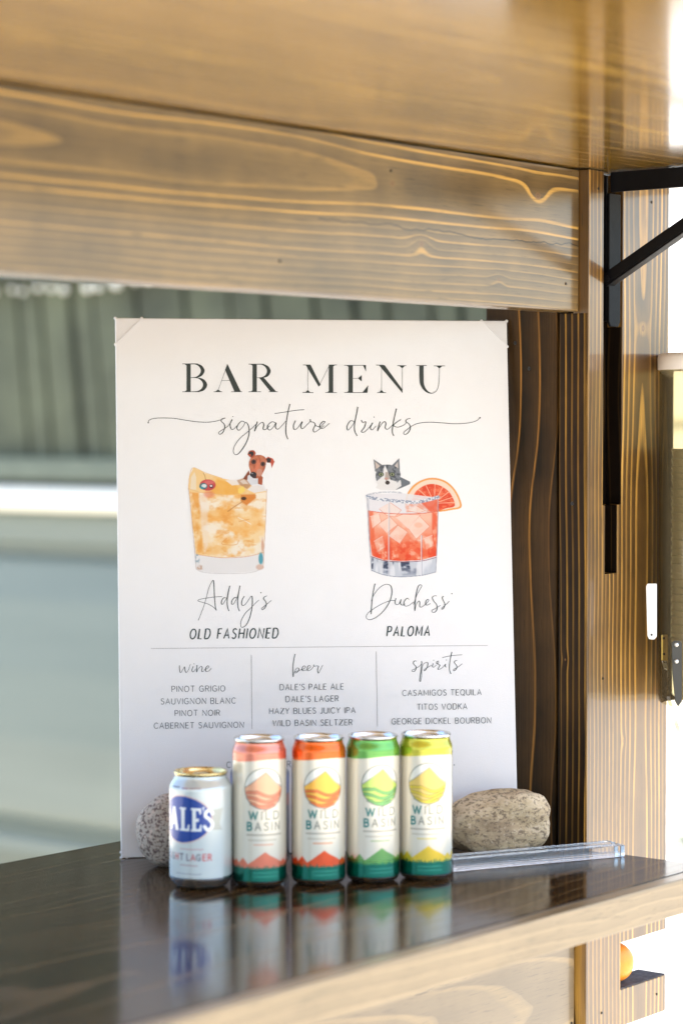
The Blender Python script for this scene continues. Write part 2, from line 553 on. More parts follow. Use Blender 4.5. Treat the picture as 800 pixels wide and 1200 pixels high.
bm2 = prism_bm([q(st, -0.0090), q(tt, -0.0090), q(tt, -0.0065), q(st, -0.0065)], 2.3690, 2.3830, 'x', 0.0006)
me = bpy.data.meshes.new('t'); bm2.to_mesh(me); bm2.free(); bm.from_mesh(me); bpy.data.meshes.remove(me)
strut = br.put(from_bm('strut', bm, M_BLACK))
M_STEEL = plain('bright_steel', (0.62, 0.61, 0.58), 0.28, 1.0, 0.08, 40, 0.05)
bm = bmesh.new()
bmesh.ops.create_cone(bm, cap_ends=True, segments=16, radius1=0.0042, radius2=0.0034, depth=0.004)
bmesh.ops.rotate(bm, verts=bm.verts, matrix=Matrix.Rotation(R(90), 3, 'Y'))
bmesh.ops.translate(bm, verts=bm.verts, vec=(2.3675, a2[0] - 0.002, a2[1] - 0.001))
rv = from_bm('rivet', bm, M_BLACK); rv.parent = strut

# ------------------------------------------------------------------ trailer behind, on the left
M_PLK = plain('weathered_green_planks', (0.080, 0.086, 0.048), 0.7, 0, 0.40, 4, 0.2, 80)
M_GAP = plain('dark_green_backing', (0.034, 0.040, 0.026), 0.8)
M_LEDGE = plain('grey_green_ledge', (0.12, 0.14, 0.10), 0.5, 0, 0.15, 8)
M_WTRIM = plain('white_painted_trim', (0.88, 0.84, 0.70), 0.6, 0, 0.03, 12)
m = NT('teal_grey_enamel')
oc = m.coord()
m.set(color=m.mix(m.noise(m.mapping(oc, (1, 0.35, 5)), 3, 3), (0.140, 0.162, 0.132), (0.190, 0.212, 0.172)), rough=0.42, coat=0.12)
M_TEAL = m.mat
TK = 1.75
TU = 3.10 * TK
tr = Rig('serving_trailer', (TU + 0.6, 3.3 * TK, GZ), 'teal grey trailer with green plank upper wall and white trim rail behind the bar', 'trailer')
def tz(y): return CAMZ + (500 - y) / FPX * 4.5 * TK
N0, N1 = 2.17 * TK, 4.3 * TK
TOPZ = 2.05
tr.box('backing_wall', (TU + 0.045, N0, tz(560)), (TU + 0.10, N1, TOPZ), M_GAP, 0.002)
n = N0 - 0.10
while n < N1 - 0.2:
    w = (random.choice((0.050, 0.075, 0.10, 0.062)) + random.uniform(-0.006, 0.006)) * TK
    sh = -0.115                      # planks lean a little
    z0, z1 = tz(536), TOPZ - 0.01
    poly = [(n, z0), (n + w, z0), (n + w - sh * (z1 - z0), z1), (n - sh * (z1 - z0), z1)]
    d = random.uniform(0, 0.010)
    tr.put(from_bm('wall_plank', prism_bm(poly, TU + 0.015 + d, TU + 0.032 + d, 'x', 0.0), M_PLK))
    n += w + random.uniform(0.010, 0.026)
tr.box('ledge', (TU - 0.03, N0, tz(561)), (TU + 0.045, N1, tz(536)), M_LEDGE, 0.006)
tr.box('shadow_gap', (TU + 0.005, N0, tz(569)), (TU + 0.045, N1, tz(561) - 0.0005), M_GAP, 0.001)
prof = []
zc, rr = (tz(569) + tz(597)) / 2, (tz(569) - tz(597)) / 2
for i in range(15):
    a = -math.pi / 2 + math.pi * i / 14
    prof.append((TU - 0.01 - 0.035 * math.cos(a), zc + rr * math.sin(a)))
prof += [(TU + 0.044, zc + rr), (TU + 0.044, zc - rr)]
tr.put(from_bm('white_rail', prism_bm(prof, N0, N1, 'y', 0.0), M_WTRIM))
pts = [(0.012, 598), (0.004, 606), (0.006, 634), (0.022, 641), (0.024, 648), (0.004, 656),
       (-0.014, 700), (-0.034, 780), (-0.050, 860), (-0.056, 930), (-0.056, 944),
       (-0.046, 952), (-0.056, 957), (-0.040, 964), (-0.052, 974), (-0.055, 990)]
pts = [(TU + a * TK, tz(b)) for a, b in pts] + [(TU - 0.02, tz(990) - 0.02), (TU + 0.3, tz(990) - 0.02), (TU + 0.3, tz(598))]
tr.put(from_bm('body_panel', prism_bm(pts, N0, N1, 'y', 0.0), M_TEAL))
tr.box('roof', (TU - 0.10, N0 - 0.02, TOPZ), (TU + 1.6, N1 + 0.1, TOPZ + 0.08), M_TEAL, 0.01)
tr.box('far_wall', (TU + 1.4, N0, tz(990)), (TU + 1.45, N1, TOPZ), M_TEAL, 0.004)
tr.box('floor_pan', (TU + 0.3, N0, tz(990) - 0.02), (TU + 1.4, N1, tz(990) + 0.04), M_TEAL, 0.004)
tr.box('skirt', (TU - 0.02, N0, GZ + 0.02), (TU + 0.02, N1, tz(990) - 0.021), M_TEAL, 0.004)
# pom-pom fringe hanging under the awning rail
zf = tz(342)
tr.box('awning_rail', (TU - 0.05, N0, zf + 0.030), (TU + 0.014, N1, zf + 0.09), M_GAP, 0.003)
bmq = bmesh.new(); bmesh.ops.create_icosphere(bmq, subdivisions=1, radius=0.0105 * TK)
pme = bpy.data.meshes.new('pompom'); bmq.to_mesh(pme); bmq.free(); pme.materials.append(M_WTRIM)
n = 2.93 * TK
while n < 3.5 * TK:
    o = bpy.data.objects.new('pompom', pme); COL.objects.link(o); o.parent = tr.root
    s_ = random.uniform(0.45, 1.05)
    o.scale = (s_, s_, s_)
    o.location = (tr.off[0] + TU - 0.035, tr.off[1] + n, tr.off[2] + zf + random.uniform(-0.010, 0.012))
    n += random.uniform(0.045, 0.105)

# ------------------------------------------------------------------ white siding wall, on the right
M_SID = plain('white_siding_paint', (0.66, 0.66, 0.64), 0.55, 0, 0.05, 5, 0.1, 60)
sw = Rig('siding_wall', (5.0, 2.66, GZ), 'sunlit white horizontal board wall behind the corner post on the right', 'wall')
z = GZ
while z < 2.2:
    poly = [(2.600, z), (2.618, z + 0.128), (2.640, z + 0.128), (2.640, z)]
    sw.put(from_bm('siding_board', prism_bm([(a, b) for a, b in poly], 3.90, 8.5, 'x', 0.0), M_SID))
    z += 0.125
sw.box('corner_board', (3.84, 2.585, GZ), (3.8995, 2.645, 2.2), M_SID, 0.003)
sw.box('wall_core', (3.90, 2.6405, GZ), (8.5, 2.74, 2.2), M_SID, 0.003)
M_LEAF = plain('weed_leaf', (0.06, 0.10, 0.03), 0.5, 0, 0.4, 40)
wp = on_plane(800, 1170, BN * 2.50, BN)
wroot = empty('climbing_weed', (wp.x, wp.y, GZ))
tag(wroot, 'thin green weed growing against the white board wall', 'plant')
bm = tube_bm([(0, 0, 0), (0.01, 0, 0.2), (-0.005, 0.01, 0.4), (0.008, 0, 0.6), (0.0, 0, 0.78)], 0.0025, 6)
from_bm('stem', bm, M_LEAF, wroot)
vs, fs = [], []
for i in range(90):
    zz = random.uniform(0.05, 0.80)
    a = random.uniform(0, 6.28)
    d = Vector((math.cos(a), math.sin(a), random.uniform(-0.2, 0.5)))
    sd2 = Vector((-math.sin(a), math.cos(a), 0)) * random.uniform(0.007, 0.012)
    b = Vector((0, 0, zz)) + d * 0.008
    l_ = random.uniform(0.02, 0.045)
    i0 = len(vs)
    vs += [b, b + d * l_ * 0.5 + sd2, b + d * l_ - Vector((0, 0, 0.008)), b + d * l_ * 0.5 - sd2]
    fs.append((i0, i0 + 1, i0 + 2, i0 + 3))
tag(pydata('leaves', vs, fs, M_LEAF, wroot), kind='stuff')

# ================================================================== PRINT TOOLS
def catmull(pts, n=7):
    P = [np.array(p, float) for p in pts]
    if len(P) < 3:
        return [P[0] + (P[-1] - P[0]) * t for t in np.linspace(0, 1, n + 1)]
    P = [P[0] * 2 - P[1]] + P + [P[-1] * 2 - P[-2]]
    out = []
    for i in range(1, len(P) - 2):
        for t in np.linspace(0, 1, n, endpoint=False):
            a, b, c, d = P[i - 1], P[i], P[i + 1], P[i + 2]
            out.append(0.5 * (2 * b + (c - a) * t + (2 * a - 5 * b + 4 * c - d) * t * t + (3 * b - a - 3 * c + d) * t ** 3))
    out.append(P[-2])
    return out


# stroke alphabet on a unit cap height: (advance width, strokes); strokes starting with '~' are curves
FONT = {
 'A': (.72, ['0,0 .36,1 .72,0', '.12,.34 .60,.34']),
 'B': (.58, ['0,0 0,1 .28,1', '~.28,1 .48,.93 .52,.76 .45,.58 .28,.53', '0,.53 .28,.53', '~.28,.53 .50,.47 .58,.28 .50,.07 .28,0', '.28,0 0,0']),
 'C': (.68, ['~.66,.84 .50,.97 .34,1 .10,.84 0,.5 .10,.16 .34,0 .50,.03 .66,.16']),
 'D': (.70, ['0,0 0,1 .25,1', '~.25,1 .52,.92 .70,.5 .52,.08 .25,0', '.25,0 0,0']),
 'E': (.50, ['.50,1 0,1 0,0 .50,0', '0,.52 .44,.52']),
 'F': (.48, ['.48,1 0,1 0,0', '0,.52 .42,.52']),
 'G': (.74, ['~.68,.84 .52,.97 .36,1 .10,.84 0,.5 .10,.16 .36,0 .56,.03 .70,.12', '.70,.12 .70,.46 .42,.46']),
 'H': (.66, ['0,0 0,1', '.66,0 .66,1', '0,.52 .66,.52']),
 'I': (.0, ['0,0 0,1']),
 'J': (.34, ['.34,1 .34,.25', '~.34,.25 .28,.05 .12,0 0,.05']),
 'K': (.60, ['0,0 0,1', '.58,1 .02,.46', '.20,.62 .62,0']),
 'L': (.46, ['0,1 0,0 .46,0']),
 'M': (.84, ['0,0 .06,1 .42,.22 .78,1 .84,0']),
 'N': (.68, ['0,0 0,1 .68,0 .68,1']),
 'O': (.78, ['~.39,1 .12,.86 0,.5 .12,.14 .39,0 .66,.14 .78,.5 .66,.86 .39,1']),
 'P': (.54, ['0,0 0,1 .26,1', '~.26,1 .48,.92 .54,.73 .46,.53 .26,.46', '.26,.46 0,.46']),
 'Q': (.78, ['~.39,1 .12,.86 0,.5 .12,.14 .39,0 .66,.14 .78,.5 .66,.86 .39,1', '.44,.16 .76,-.12']),
 'R': (.58, ['0,0 0,1 .28,1', '~.28,1 .48,.92 .54,.74 .46,.55 .28,.48', '.28,.48 0,.48', '.28,.48 .58,0']),
 'S': (.52, ['~.49,.86 .36,.98 .20,.98 .05,.88 .05,.70 .18,.57 .36,.48 .50,.34 .48,.12 .32,.01 .16,.01 .0,.12']),
 'T': (.62, ['0,1 .62,1', '.31,1 .31,0']),
 'U': (.64, ['0,1 0,.32', '~0,.32 .08,.08 .32,0 .56,.08 .64,.32', '.64,.32 .64,1']),
 'V': (.68, ['0,1 .34,0 .68,1']),
 'W': (1.0, ['0,1 .26,0 .50,.94 .74,0 1,1']),
 'X': (.62, ['0,0 .62,1', '0,1 .62,0']),
 'Y': (.62, ['0,1 .31,.48 .62,1', '.31,.48 .31,0']),
 'Z': (.60, ['0,1 .60,1 0,0 .60,0']),
 "'": (.06, ['.06,1.05 .02,.76']),
 ' ': (.24, []),
}


def glyph_strokes(text, gap=0.26):
    """-> list of strokes (lists of points) with cap height 1, total width"""
    x, out = 0.0, []
    for ch in text:
        w, st = FONT[ch]
        for s_ in st:
            cur = s_.startswith('~')
            pts = [tuple(map(float, p.split(','))) for p in s_.lstrip('~').split()]
            if cur: pts = [tuple(p) for p in catmull(pts, 4)]
            out.append([(px + x, py) for px, py in pts])
        x += w + gap
    return out, x - gap


class Ink:
    """flat print collected as ribbons in photo pixels, laid on the board's plane"""
    def __init__(s): s.v, s.f, s.k = [], [], 0

    def ribbon(s, pts, w):
        pts = [np.array(p, float) for p in pts]
        n = len(pts)
        ws = w if hasattr(w, '__len__') else [w] * n
        if len(ws) != n: ws = np.interp(np.linspace(0, 1, n), np.linspace(0, 1, len(ws)), ws)
        i0 = len(s.v)
        for i in range(n):
            d = pts[min(i + 1, n - 1)] - pts[max(i - 1, 0)]
            L_ = np.hypot(*d) or 1.0
            nn = np.array([-d[1], d[0]]) / L_ * ws[i] / 2
            if 0 < i < n - 1:
                d0 = pts[i] - pts[i - 1]; d1 = pts[i + 1] - pts[i]
                c = np.dot(d0, d1) / ((np.hypot(*d0) * np.hypot(*d1)) or 1)
                nn = nn / max(0.55, math.sqrt(max(0.0, (1 + c) / 2)))
            s.v += [(*(pts[i] + nn), s.k), (*(pts[i] - nn), s.k)]
        for i in range(n - 1):
            a = i0 + 2 * i
            s.f.append((a, a + 1, a + 3, a + 2))
        s.k += 1

    def poly(s, pts):
        i0 = len(s.v)
        s.v += [(p[0], p[1], s.k) for p in pts]
        s.f.append(tuple(range(i0, i0 + len(pts))))
        s.k += 1

    def dot(s, c, r):
        s.poly([(c[0] + r * math.cos(a), c[1] + r * math.sin(a)) for a in np.linspace(0, 2 * math.pi, 10, endpoint=False)])

    def text(s, t, x0, x1, ytop, ybase, w, slope=-0.012, shear=0.0, gap=0.26):
        st, tw = glyph_strokes(t, gap)
        h = ybase - ytop
        sx = (x1 - x0) / tw
        for p in st:
            s.ribbon([(x0 + (a + shear * b) * sx, ybase + (a - tw / 2) * sx * slope - b * h) for a, b in p], w)

    def build(s, name, mat, board):
        vs = [board.local(x, y, 0.0003 + 0.000004 * k) for x, y, k in s.v]
        s_o = pydata(name, vs, s.f, mat, board.root)
        s.v, s.f = [], []
        return s_o


# ------------------------------------------------------------------ numpy painter for printed pictures
def vnoise(X, Y, seed=0):
    xi, yi = np.floor(X).astype(int), np.floor(Y).astype(int)
    fx, fy = X - xi, Y - yi
    fx, fy = fx * fx * (3 - 2 * fx), fy * fy * (3 - 2 * fy)
    def h(a, b):
        n = (a * 374761393 + b * 668265263 + seed * 1442695041) & 0xffffffff
        n = ((n ^ (n >> 13)) * 1274126177) & 0xffffffff
        return ((n ^ (n >> 16)) & 0xffff) / 65535.0
    return (h(xi, yi) * (1 - fx) + h(xi + 1, yi) * fx) * (1 - fy) + (h(xi, yi + 1) * (1 - fx) + h(xi + 1, yi + 1) * fx) * fy


def fbm(X, Y, seed=0, o=4):
    return sum(vnoise(X * 2 ** i, Y * 2 ** i, seed + i) * 0.5 ** i for i in range(o)) / sum(0.5 ** i for i in range(o))


class Paint:
    def __init__(s, X, Y, base=(255, 255, 255), soft=1.5):
        s.X, s.Y, s.soft = X, Y, soft
        s.C = np.ones(X.shape + (3,)) * (np.array(base) / 255.0)
        s.A = np.zeros(X.shape)
        s.shape = X.shape

    def apply(s, mask, col, sl=None):
        col = np.array(col, float) / 255.0
        if sl is None: sl = (slice(None), slice(None))
        m_ = np.clip(mask, 0, 1)
        s.C[sl] = s.C[sl] * (1 - m_[..., None]) + col * m_[..., None]
        s.A[sl] = np.maximum(s.A[sl], m_)

    def bbox(s, x0, x1, y0, y1):
        okx = np.where((s.X.max(0) >= x0) & (s.X.min(0) <= x1))[0]
        oky = np.where((s.Y.max(1) >= y0) & (s.Y.min(1) <= y1))[0]
        if len(okx) == 0 or len(oky) == 0: return None
        return (slice(oky[0], oky[-1] + 1), slice(okx[0], okx[-1] + 1))

    def sd(s, P, sl):
        X, Y = s.X[sl], s.Y[sl]
        d = np.full(X.shape, 1e9)
        ins = np.zeros(X.shape, bool)
        n = len(P)
        for i in range(n):
            ax, ay = P[i]; bx, by = P[(i + 1) % n]
            ex, ey = bx - ax, by - ay
            t = np.clip(((X - ax) * ex + (Y - ay) * ey) / (ex * ex + ey * ey + 1e-12), 0, 1)
            d = np.minimum(d, (X - ax - t * ex) ** 2 + (Y - ay - t * ey) ** 2)
            if ay != by:
                ins ^= ((ay > Y) != (by > Y)) & (X < (bx - ax) * (Y - ay) / (by - ay) + ax)
        return np.where(ins, 1, -1) * np.sqrt(d)

    def poly(s, P, col, alpha=1.0, soft=None, smooth=False, tex=None):
        if smooth: P = catmull(list(P) + [P[0]], 5)[:-1]
        soft = soft or s.soft
        xs, ys = [p[0] for p in P], [p[1] for p in P]
        sl = s.bbox(min(xs) - soft * 2, max(xs) + soft * 2, min(ys) - soft * 2, max(ys) + soft * 2)
        if sl is None: return
        m_ = np.clip(s.sd(P, sl) / soft + 0.5, 0, 1) * alpha
        if tex is not None: m_ = m_ * tex(s.X[sl], s.Y[sl])
        s.apply(m_, col, sl)

    def ell(s, cx, cy, rx, ry, col, alpha=1.0, soft=None, tex=None):
        soft = soft or s.soft
        sl = s.bbox(cx - rx - soft * 2, cx + rx + soft * 2, cy - ry - soft * 2, cy + ry + soft * 2)
        if sl is None: return
        d = (1 - np.sqrt(((s.X[sl] - cx) / rx) ** 2 + ((s.Y[sl] - cy) / ry) ** 2)) * min(rx, ry)
        m_ = np.clip(d / soft + 0.5, 0, 1) * alpha
        if tex is not None: m_ = m_ * tex(s.X[sl], s.Y[sl])
        s.apply(m_, col, sl)

    def stroke(s, pts, w, col, alpha=1.0, curve=True, tex=None, soft=None):
        soft = soft or s.soft
        if curve and len(pts) > 2: pts = catmull(pts, 5)
        xs, ys = [p[0] for p in pts], [p[1] for p in pts]
        sl = s.bbox(min(xs) - w - soft, max(xs) + w + soft, min(ys) - w - soft, max(ys) + w + soft)
        if sl is None: return
        X, Y = s.X[sl], s.Y[sl]
        d = np.full(X.shape, 1e9)
        for (ax, ay), (bx, by) in zip(pts[:-1], pts[1:]):
            ex, ey = bx - ax, by - ay
            t = np.clip(((X - ax) * ex + (Y - ay) * ey) / (ex * ex + ey * ey + 1e-12), 0, 1)
            d = np.minimum(d, (X - ax - t * ex) ** 2 + (Y - ay - t * ey) ** 2)
        m_ = np.clip((w / 2 - np.sqrt(d)) / soft + 0.5, 0, 1) * alpha
        if tex is not None: m_ = m_ * tex(X, Y)
        s.apply(m_, col, sl)

    def text(s, t, x0, x1, y0, h, w, col, alpha=1.0, gap=0.3, up=1.0):
        st, tw = glyph_strokes(t, gap)
        sx = (x1 - x0) / tw
        for p in st:
            s.stroke([(x0 + a * sx, y0 + up * b * h) for a, b in p], w, col, alpha, curve=False)

    def linear(s):
        c = np.clip(s.C, 0, 1)
        return np.where(c <= 0.04045, c / 12.92, ((c + 0.055) / 1.055) ** 2.4)


def ok(x0, x1):                    # noise threshold texture
    return lambda n: np.clip((n - x0) / (x1 - x0), 0, 1)


def set_color(me, name, rgb, a):
    at = me.color_attributes.new(name, 'FLOAT_COLOR', 'POINT')
    buf = np.concatenate([rgb.reshape(-1, 3), a.reshape(-1, 1)], 1).astype(np.float32)
    at.data.foreach_set('color', buf.ravel())


# ================================================================== MENU BOARD
def canvas_mat(name, printed=False):
    m = NT(name)
    oc = m.coord()
    base = m.mix(m.noise(oc, 25, 3), (0.712, 0.698, 0.704), (0.742, 0.728, 0.733))
    if printed:
        n = m.t.nodes.new('ShaderNodeVertexColor'); n.layer_name = 'print'
        base = m.mix(1.0, base, n.outputs[0], 'MULTIPLY')
    X, Y, Z = m.sep(oc)
    wv = (X * 6.2832 / 0.0011).m('SINE') + (Y * 6.2832 / 0.0011).m('SINE')
    wv = wv * 0.3 + m.noise(oc, 900, 2) * 2.2 + m.noise(oc, 300, 2) * 1.2
    m.set(color=base, rough=0.62, spec=0.35)
    m.bump(wv, 0.28, 0.00035)
    return m.mat
M_CANVAS = canvas_mat('white_canvas')
M_PRINT = canvas_mat('printed_canvas', True)
M_INK = plain('black_green_ink', (0.018, 0.024, 0.020), 0.55, bump=0)
M_INKL = plain('grey_ink', (0.070, 0.085, 0.09), 0.55, bump=0)
M_LINE = plain('pale_grey_line', (0.34, 0.32, 0.32), 0.6, bump=0)
M_INKB = plain('bold_ink', (0.022, 0.036, 0.036), 0.55, bump=0)


class Board:
    def __init__(s):
        s.P = on_z(142.5, 1006)
        a, le = R(9.5), R(6.0)
        s.ex = Vector((math.cos(a), math.sin(a), 0))
        bk = Vector((-math.sin(a), math.cos(a), 0))
        s.ey = Vector((0, 0, 1)) * math.cos(le) + bk * math.sin(le)
        s.ez = s.ex.cross(s.ey)
        s.W, s.H = 0.4565, 0.6105
        s.root = bpy.data.objects.new('menu_board', None)
        COL.objects.link(s.root)
        M = Matrix((s.ex, s.ey, s.ez)).transposed().to_4x4()
        M.translation = s.P + Vector((0, 0, 0.0006))
        s.root.matrix_world = M
        tag(s.root, 'white canvas bar menu sign leaning on the counter behind the cans', 'sign')

    def local(s, x, y, z=0.0):
        p = on_plane(x, y, s.P, s.ez) - s.P
        return (p.dot(s.ex), p.dot(s.ey), z)

BD = Board()
from_bm('canvas_panel', box_bm((0, 0, -0.0085), (BD.W, BD.H, 0), 0.0012), M_CANVAS, BD.root)
M_CLIP = NT('clear_corner_plastic')
_tb = M_CLIP.t.nodes.new('ShaderNodeBsdfTransparent'); _tb.inputs[0].default_value = (0.992, 0.99, 0.988, 1)
_mx = M_CLIP.t.nodes.new('ShaderNodeMixShader'); _mx.inputs[0].default_value = 0.02
M_CLIP.set(color=(0.8, 0.8, 0.78), rough=0.25)
M_CLIP.t.links.new(_tb.outputs[0], _mx.inputs[1]); M_CLIP.t.links.new(M_CLIP.b.outputs[0], _mx.inputs[2])
M_CLIP.t.links.new(_mx.outputs[0], [n for n in M_CLIP.t.nodes if n.type == 'OUTPUT_MATERIAL'][0].inputs[0])
M_CLIP = M_CLIP.mat
def corner(x, y, sx, sy, L_=0.030):
    ol = [(x - sx * 0.0012, y - sy * 0.0012), (x + sx * L_, y - sy * 0.0012), (x - sx * 0.0012, y + sy * L_)]
    o = from_bm('corner_protector', prism_bm(ol, 0.0004, 0.0012, 'z', 0.0002), M_CLIP, BD.root)
    for (cx, cy) in ((x, y), (x + sx * L_, y), (x, y + sy * L_)):
        b2 = bmesh.new()
        bmesh.ops.create_icosphere(b2, subdivisions=2, radius=0.0019)
        bmesh.ops.translate(b2, verts=b2.verts, vec=(cx, cy, -0.002))
        from_bm('edge_bead', b2, M_CANVAS, o, True)
    f2 = from_bm('seam', tube_bm([(x + sx * L_, y, 0.0012), (x, y + sy * L_, 0.0012)], 0.00045, 6), M_CANVAS, o)
corner(0, BD.H, 1, -1)
corner(BD.W, BD.H, -1, -1)
corner(0, 0, 1, 1, 0.006)

# ---- title
t = Ink()
def Z5(P): return [(200 + x / 4.706, 420 + y / 4.706) for x, y in P]
def Z6(P): return [(350 + x / 4.444, 420 + y / 4.444) for x, y in P]
def hl(Z, a, b, w=0.50): t.ribbon(Z([a, b]), w)
def rect(Z, x0, x1, y0, y1): t.poly(Z([(x0, y0), (x1, y0), (x1, y1), (x0, y1)]))
def tri(Z, *p): t.poly(Z(p))
def rib(Z, P, ws, k): t.ribbon([p for p in catmull(Z(P), 8)], [w / k for w in ws])
k5, k6 = 4.706, 4.444
rect(Z5, 88, 111, 35, 187); hl(Z5, (65, 33), (150, 33), .7); hl(Z5, (65, 187), (160, 187), .7)
tri(Z5, (76, 34), (88, 34), (88, 42)); tri(Z5, (76, 187), (88, 179), (88, 187))
rib(Z5, [(108, 34), (140, 35), (165, 47), (177, 71), (165, 95), (140, 107), (108, 109)], [2, 4, 15, 21, 15, 4, 2], k5)
rib(Z5, [(108, 109), (150, 111), (178, 125), (190, 149), (178, 173), (150, 185), (108, 187)], [2, 4, 16, 24, 17, 5, 2], k5)
tri(Z5, (313, 33), (387, 187), (352, 187), (300, 66)); hl(Z5, (313, 38), (259, 187), .42); hl(Z5, (281, 125), (345, 125), .42)
hl(Z5, (238, 187), (284, 187), .7); hl(Z5, (334, 187), (394, 187), .7); tri(Z5, (245, 187), (262, 174), (279, 187))
rect(Z5, 451, 475, 35, 187); hl(Z5, (430, 35), (515, 35), .7); hl(Z5, (430, 187), (498, 187), .7)
tri(Z5, (440, 36), (451, 36), (451, 43)); tri(Z5, (440, 187), (451, 179), (451, 187))
rib(Z5, [(472, 36), (505, 37), (530, 50), (541, 73), (530, 97), (505, 108), (472, 110)], [2, 4, 15, 21, 15, 4, 2], k5)
tri(Z5, (488, 110), (514, 110), (582, 187), (550, 187)); hl(Z5, (540, 187), (590, 187), .7)
t.build('printed_word', M_INK, BD)
hl(Z6, (47, 38), (47, 181), .42); tri(Z6, (36, 37), (62, 37), (114, 141), (103, 150)); hl(Z6, (104, 148), (160, 38), .42)
rect(Z6, 156, 179, 37, 181); hl(Z6, (22, 37), (60, 37), .7); hl(Z6, (20, 181), (76, 181), .7); tri(Z6, (33, 181), (47, 167), (61, 181))
hl(Z6, (156, 37), (198, 37), .7); hl(Z6, (138, 181), (198, 181), .7); tri(Z6, (146, 181), (156, 173), (156, 181)); tri(Z6, (179, 37), (190, 37), (179, 45))
rect(Z6, 258, 281, 39, 181); hl(Z6, (236, 39), (349, 39), .6); hl(Z6, (236, 181), (356, 181), .6); hl(Z6, (280, 107), (322, 107), .45)
tri(Z6, (327, 90), (327, 124), (308, 107)); tri(Z6, (334, 39), (349, 39), (349, 72)); tri(Z6, (361, 143), (357, 181), (330, 181))
tri(Z6, (247, 40), (258, 40), (258, 47)); tri(Z6, (247, 181), (258, 173), (258, 181))
hl(Z6, (430, 42), (430, 181), .42); tri(Z6, (416, 38), (446, 38), (539, 165), (539, 184)); hl(Z6, (538, 42), (538, 181), .45)
hl(Z6, (402, 38), (440, 38), .7); hl(Z6, (408, 181), (453, 181), .7); tri(Z6, (417, 181), (430, 167), (443, 181)); hl(Z6, (512, 41), (558, 41), .7); tri(Z6, (521, 41), (552, 41), (538, 55))
rib(Z6, [(638, 40), (638, 100), (642, 140), (660, 170), (686, 184), (712, 176), (726, 145), (730, 100), (731, 42)], [22, 22, 19, 12, 4, 2.4, 2, 1.9, 1.9], k6)
hl(Z6, (610, 40), (665, 40), .7); hl(Z6, (702, 42), (760, 42), .7); tri(Z6, (714, 42), (747, 42), (731, 56))
t.build('printed_word', M_INK, BD)

# ---- handwriting
def pen(ink, ox, oy, sc, strokes, w0, dots=()):
    for st in strokes:
        P = [tuple(map(float, p.split(','))) for p in st.split()]
        c = catmull([(ox + x / sc, oy + y / sc) for x, y in P], 6)
        ws = []
        for i in range(len(c)):
            d = c[min(i + 1, len(c) - 1)] - c[max(i - 1, 0)]
            L_ = np.hypot(*d) or 1
            ws.append(w0 * (0.86 + 0.62 * max(0.0, d[1] / L_) ** 1.5))
        ws[0] *= 1.25
        ink.ribbon(c, ws)
    for (x, y, r) in dots:
        ink.dot((ox + x / sc, oy + y / sc), r)
t = Ink()
pen(t, 165, 470, 3.8095, [
 '34,99 38,88 60,80 100,78 150,80 200,88 250,95 300,97 345,90 378,78',
 '378,78 363,82 359,92 372,105 375,120 368,140 354,151 348,143 362,132 385,118 400,100 408,88',
 '408,84 399,105 403,126 414,128 430,112',
 '468,99 452,92 437,104 429,122 438,133 455,118 469,98 481,115 483,150 470,190 448,224 428,242 414,232 418,205 440,172 475,142 500,120 517,104',
 '520,94 513,118 508,137 520,115 541,97 549,108 546,126 556,130 576,112',
 '602,100 586,95 569,108 565,123 576,132 592,118 603,100 601,120 612,128 630,112 647,92',
 '665,16 655,60 648,110 648,148 656,173',
 '598,58 640,52 690,44 729,41',
 '690,90 681,112 685,130 700,122 720,94 714,116 722,126 742,108 757,92',
 '755,84 759,95 770,97 778,108 769,130 776,141 797,128 818,112'], 0.78, [(34, 99, .85), (411, 72, .6), (757, 86, .6)])
t.build('handwritten_word', M_INK, BD)
pen(t, 365, 470, 3.8095, [
 '18,112 38,118 52,104 60,95 50,94 38,108 38,121 52,124 80,102',
 '190,94 173,91 158,114 161,132 175,120 190,96 201,60 206,29 200,62 192,100 192,135 203,158',
 '221,87 228,98 241,95 236,118 222,138 232,142 250,128 270,104',
 '272,99 262,122 270,131 287,114',
 '305,94 298,118 294,136 305,115 322,95 331,101 328,122 340,128 362,108',
 '378,36 370,70 362,110 360,142 366,158',
 '398,85 378,98 365,112 385,119 410,110 424,98',
 '440,80 425,84 420,94 435,106 440,124 430,144 416,152 410,144 425,130 450,112 480,101 530,97 580,100 640,104 700,100 735,90 750,76'], 0.78,
 [(750, 77, .95), (278, 74, .6)])
t.build('handwritten_word', M_INK, BD)
t = Ink()
pen(t, 210, 670, 6.154, [
 '138,355 160,300 185,230 215,120 238,72 248,70 252,120 256,200 262,265 268,282 250,262 215,240 170,225 137,215 150,203 210,192 270,185 310,183',
 '340,195 325,190 308,210 305,235 315,238 330,215 345,190 355,140 365,105 355,150 346,215 350,262 360,288',
 '415,192 400,190 382,210 378,235 390,238 405,215 420,185 430,140 438,105 430,150 422,215 425,262 435,288',
 '470,180 455,205 450,235 460,248 480,235 505,200 520,180 527,195 525,260 510,330 485,385 455,405 443,390 450,350 480,300 520,262 550,230 575,208',
 '632,178 615,185 608,198 620,215 628,235 620,262 600,278 595,268 610,255 635,235 665,210'], 0.72, [(589, 155, .75)])
t.build('handwritten_word', M_INKB, BD)
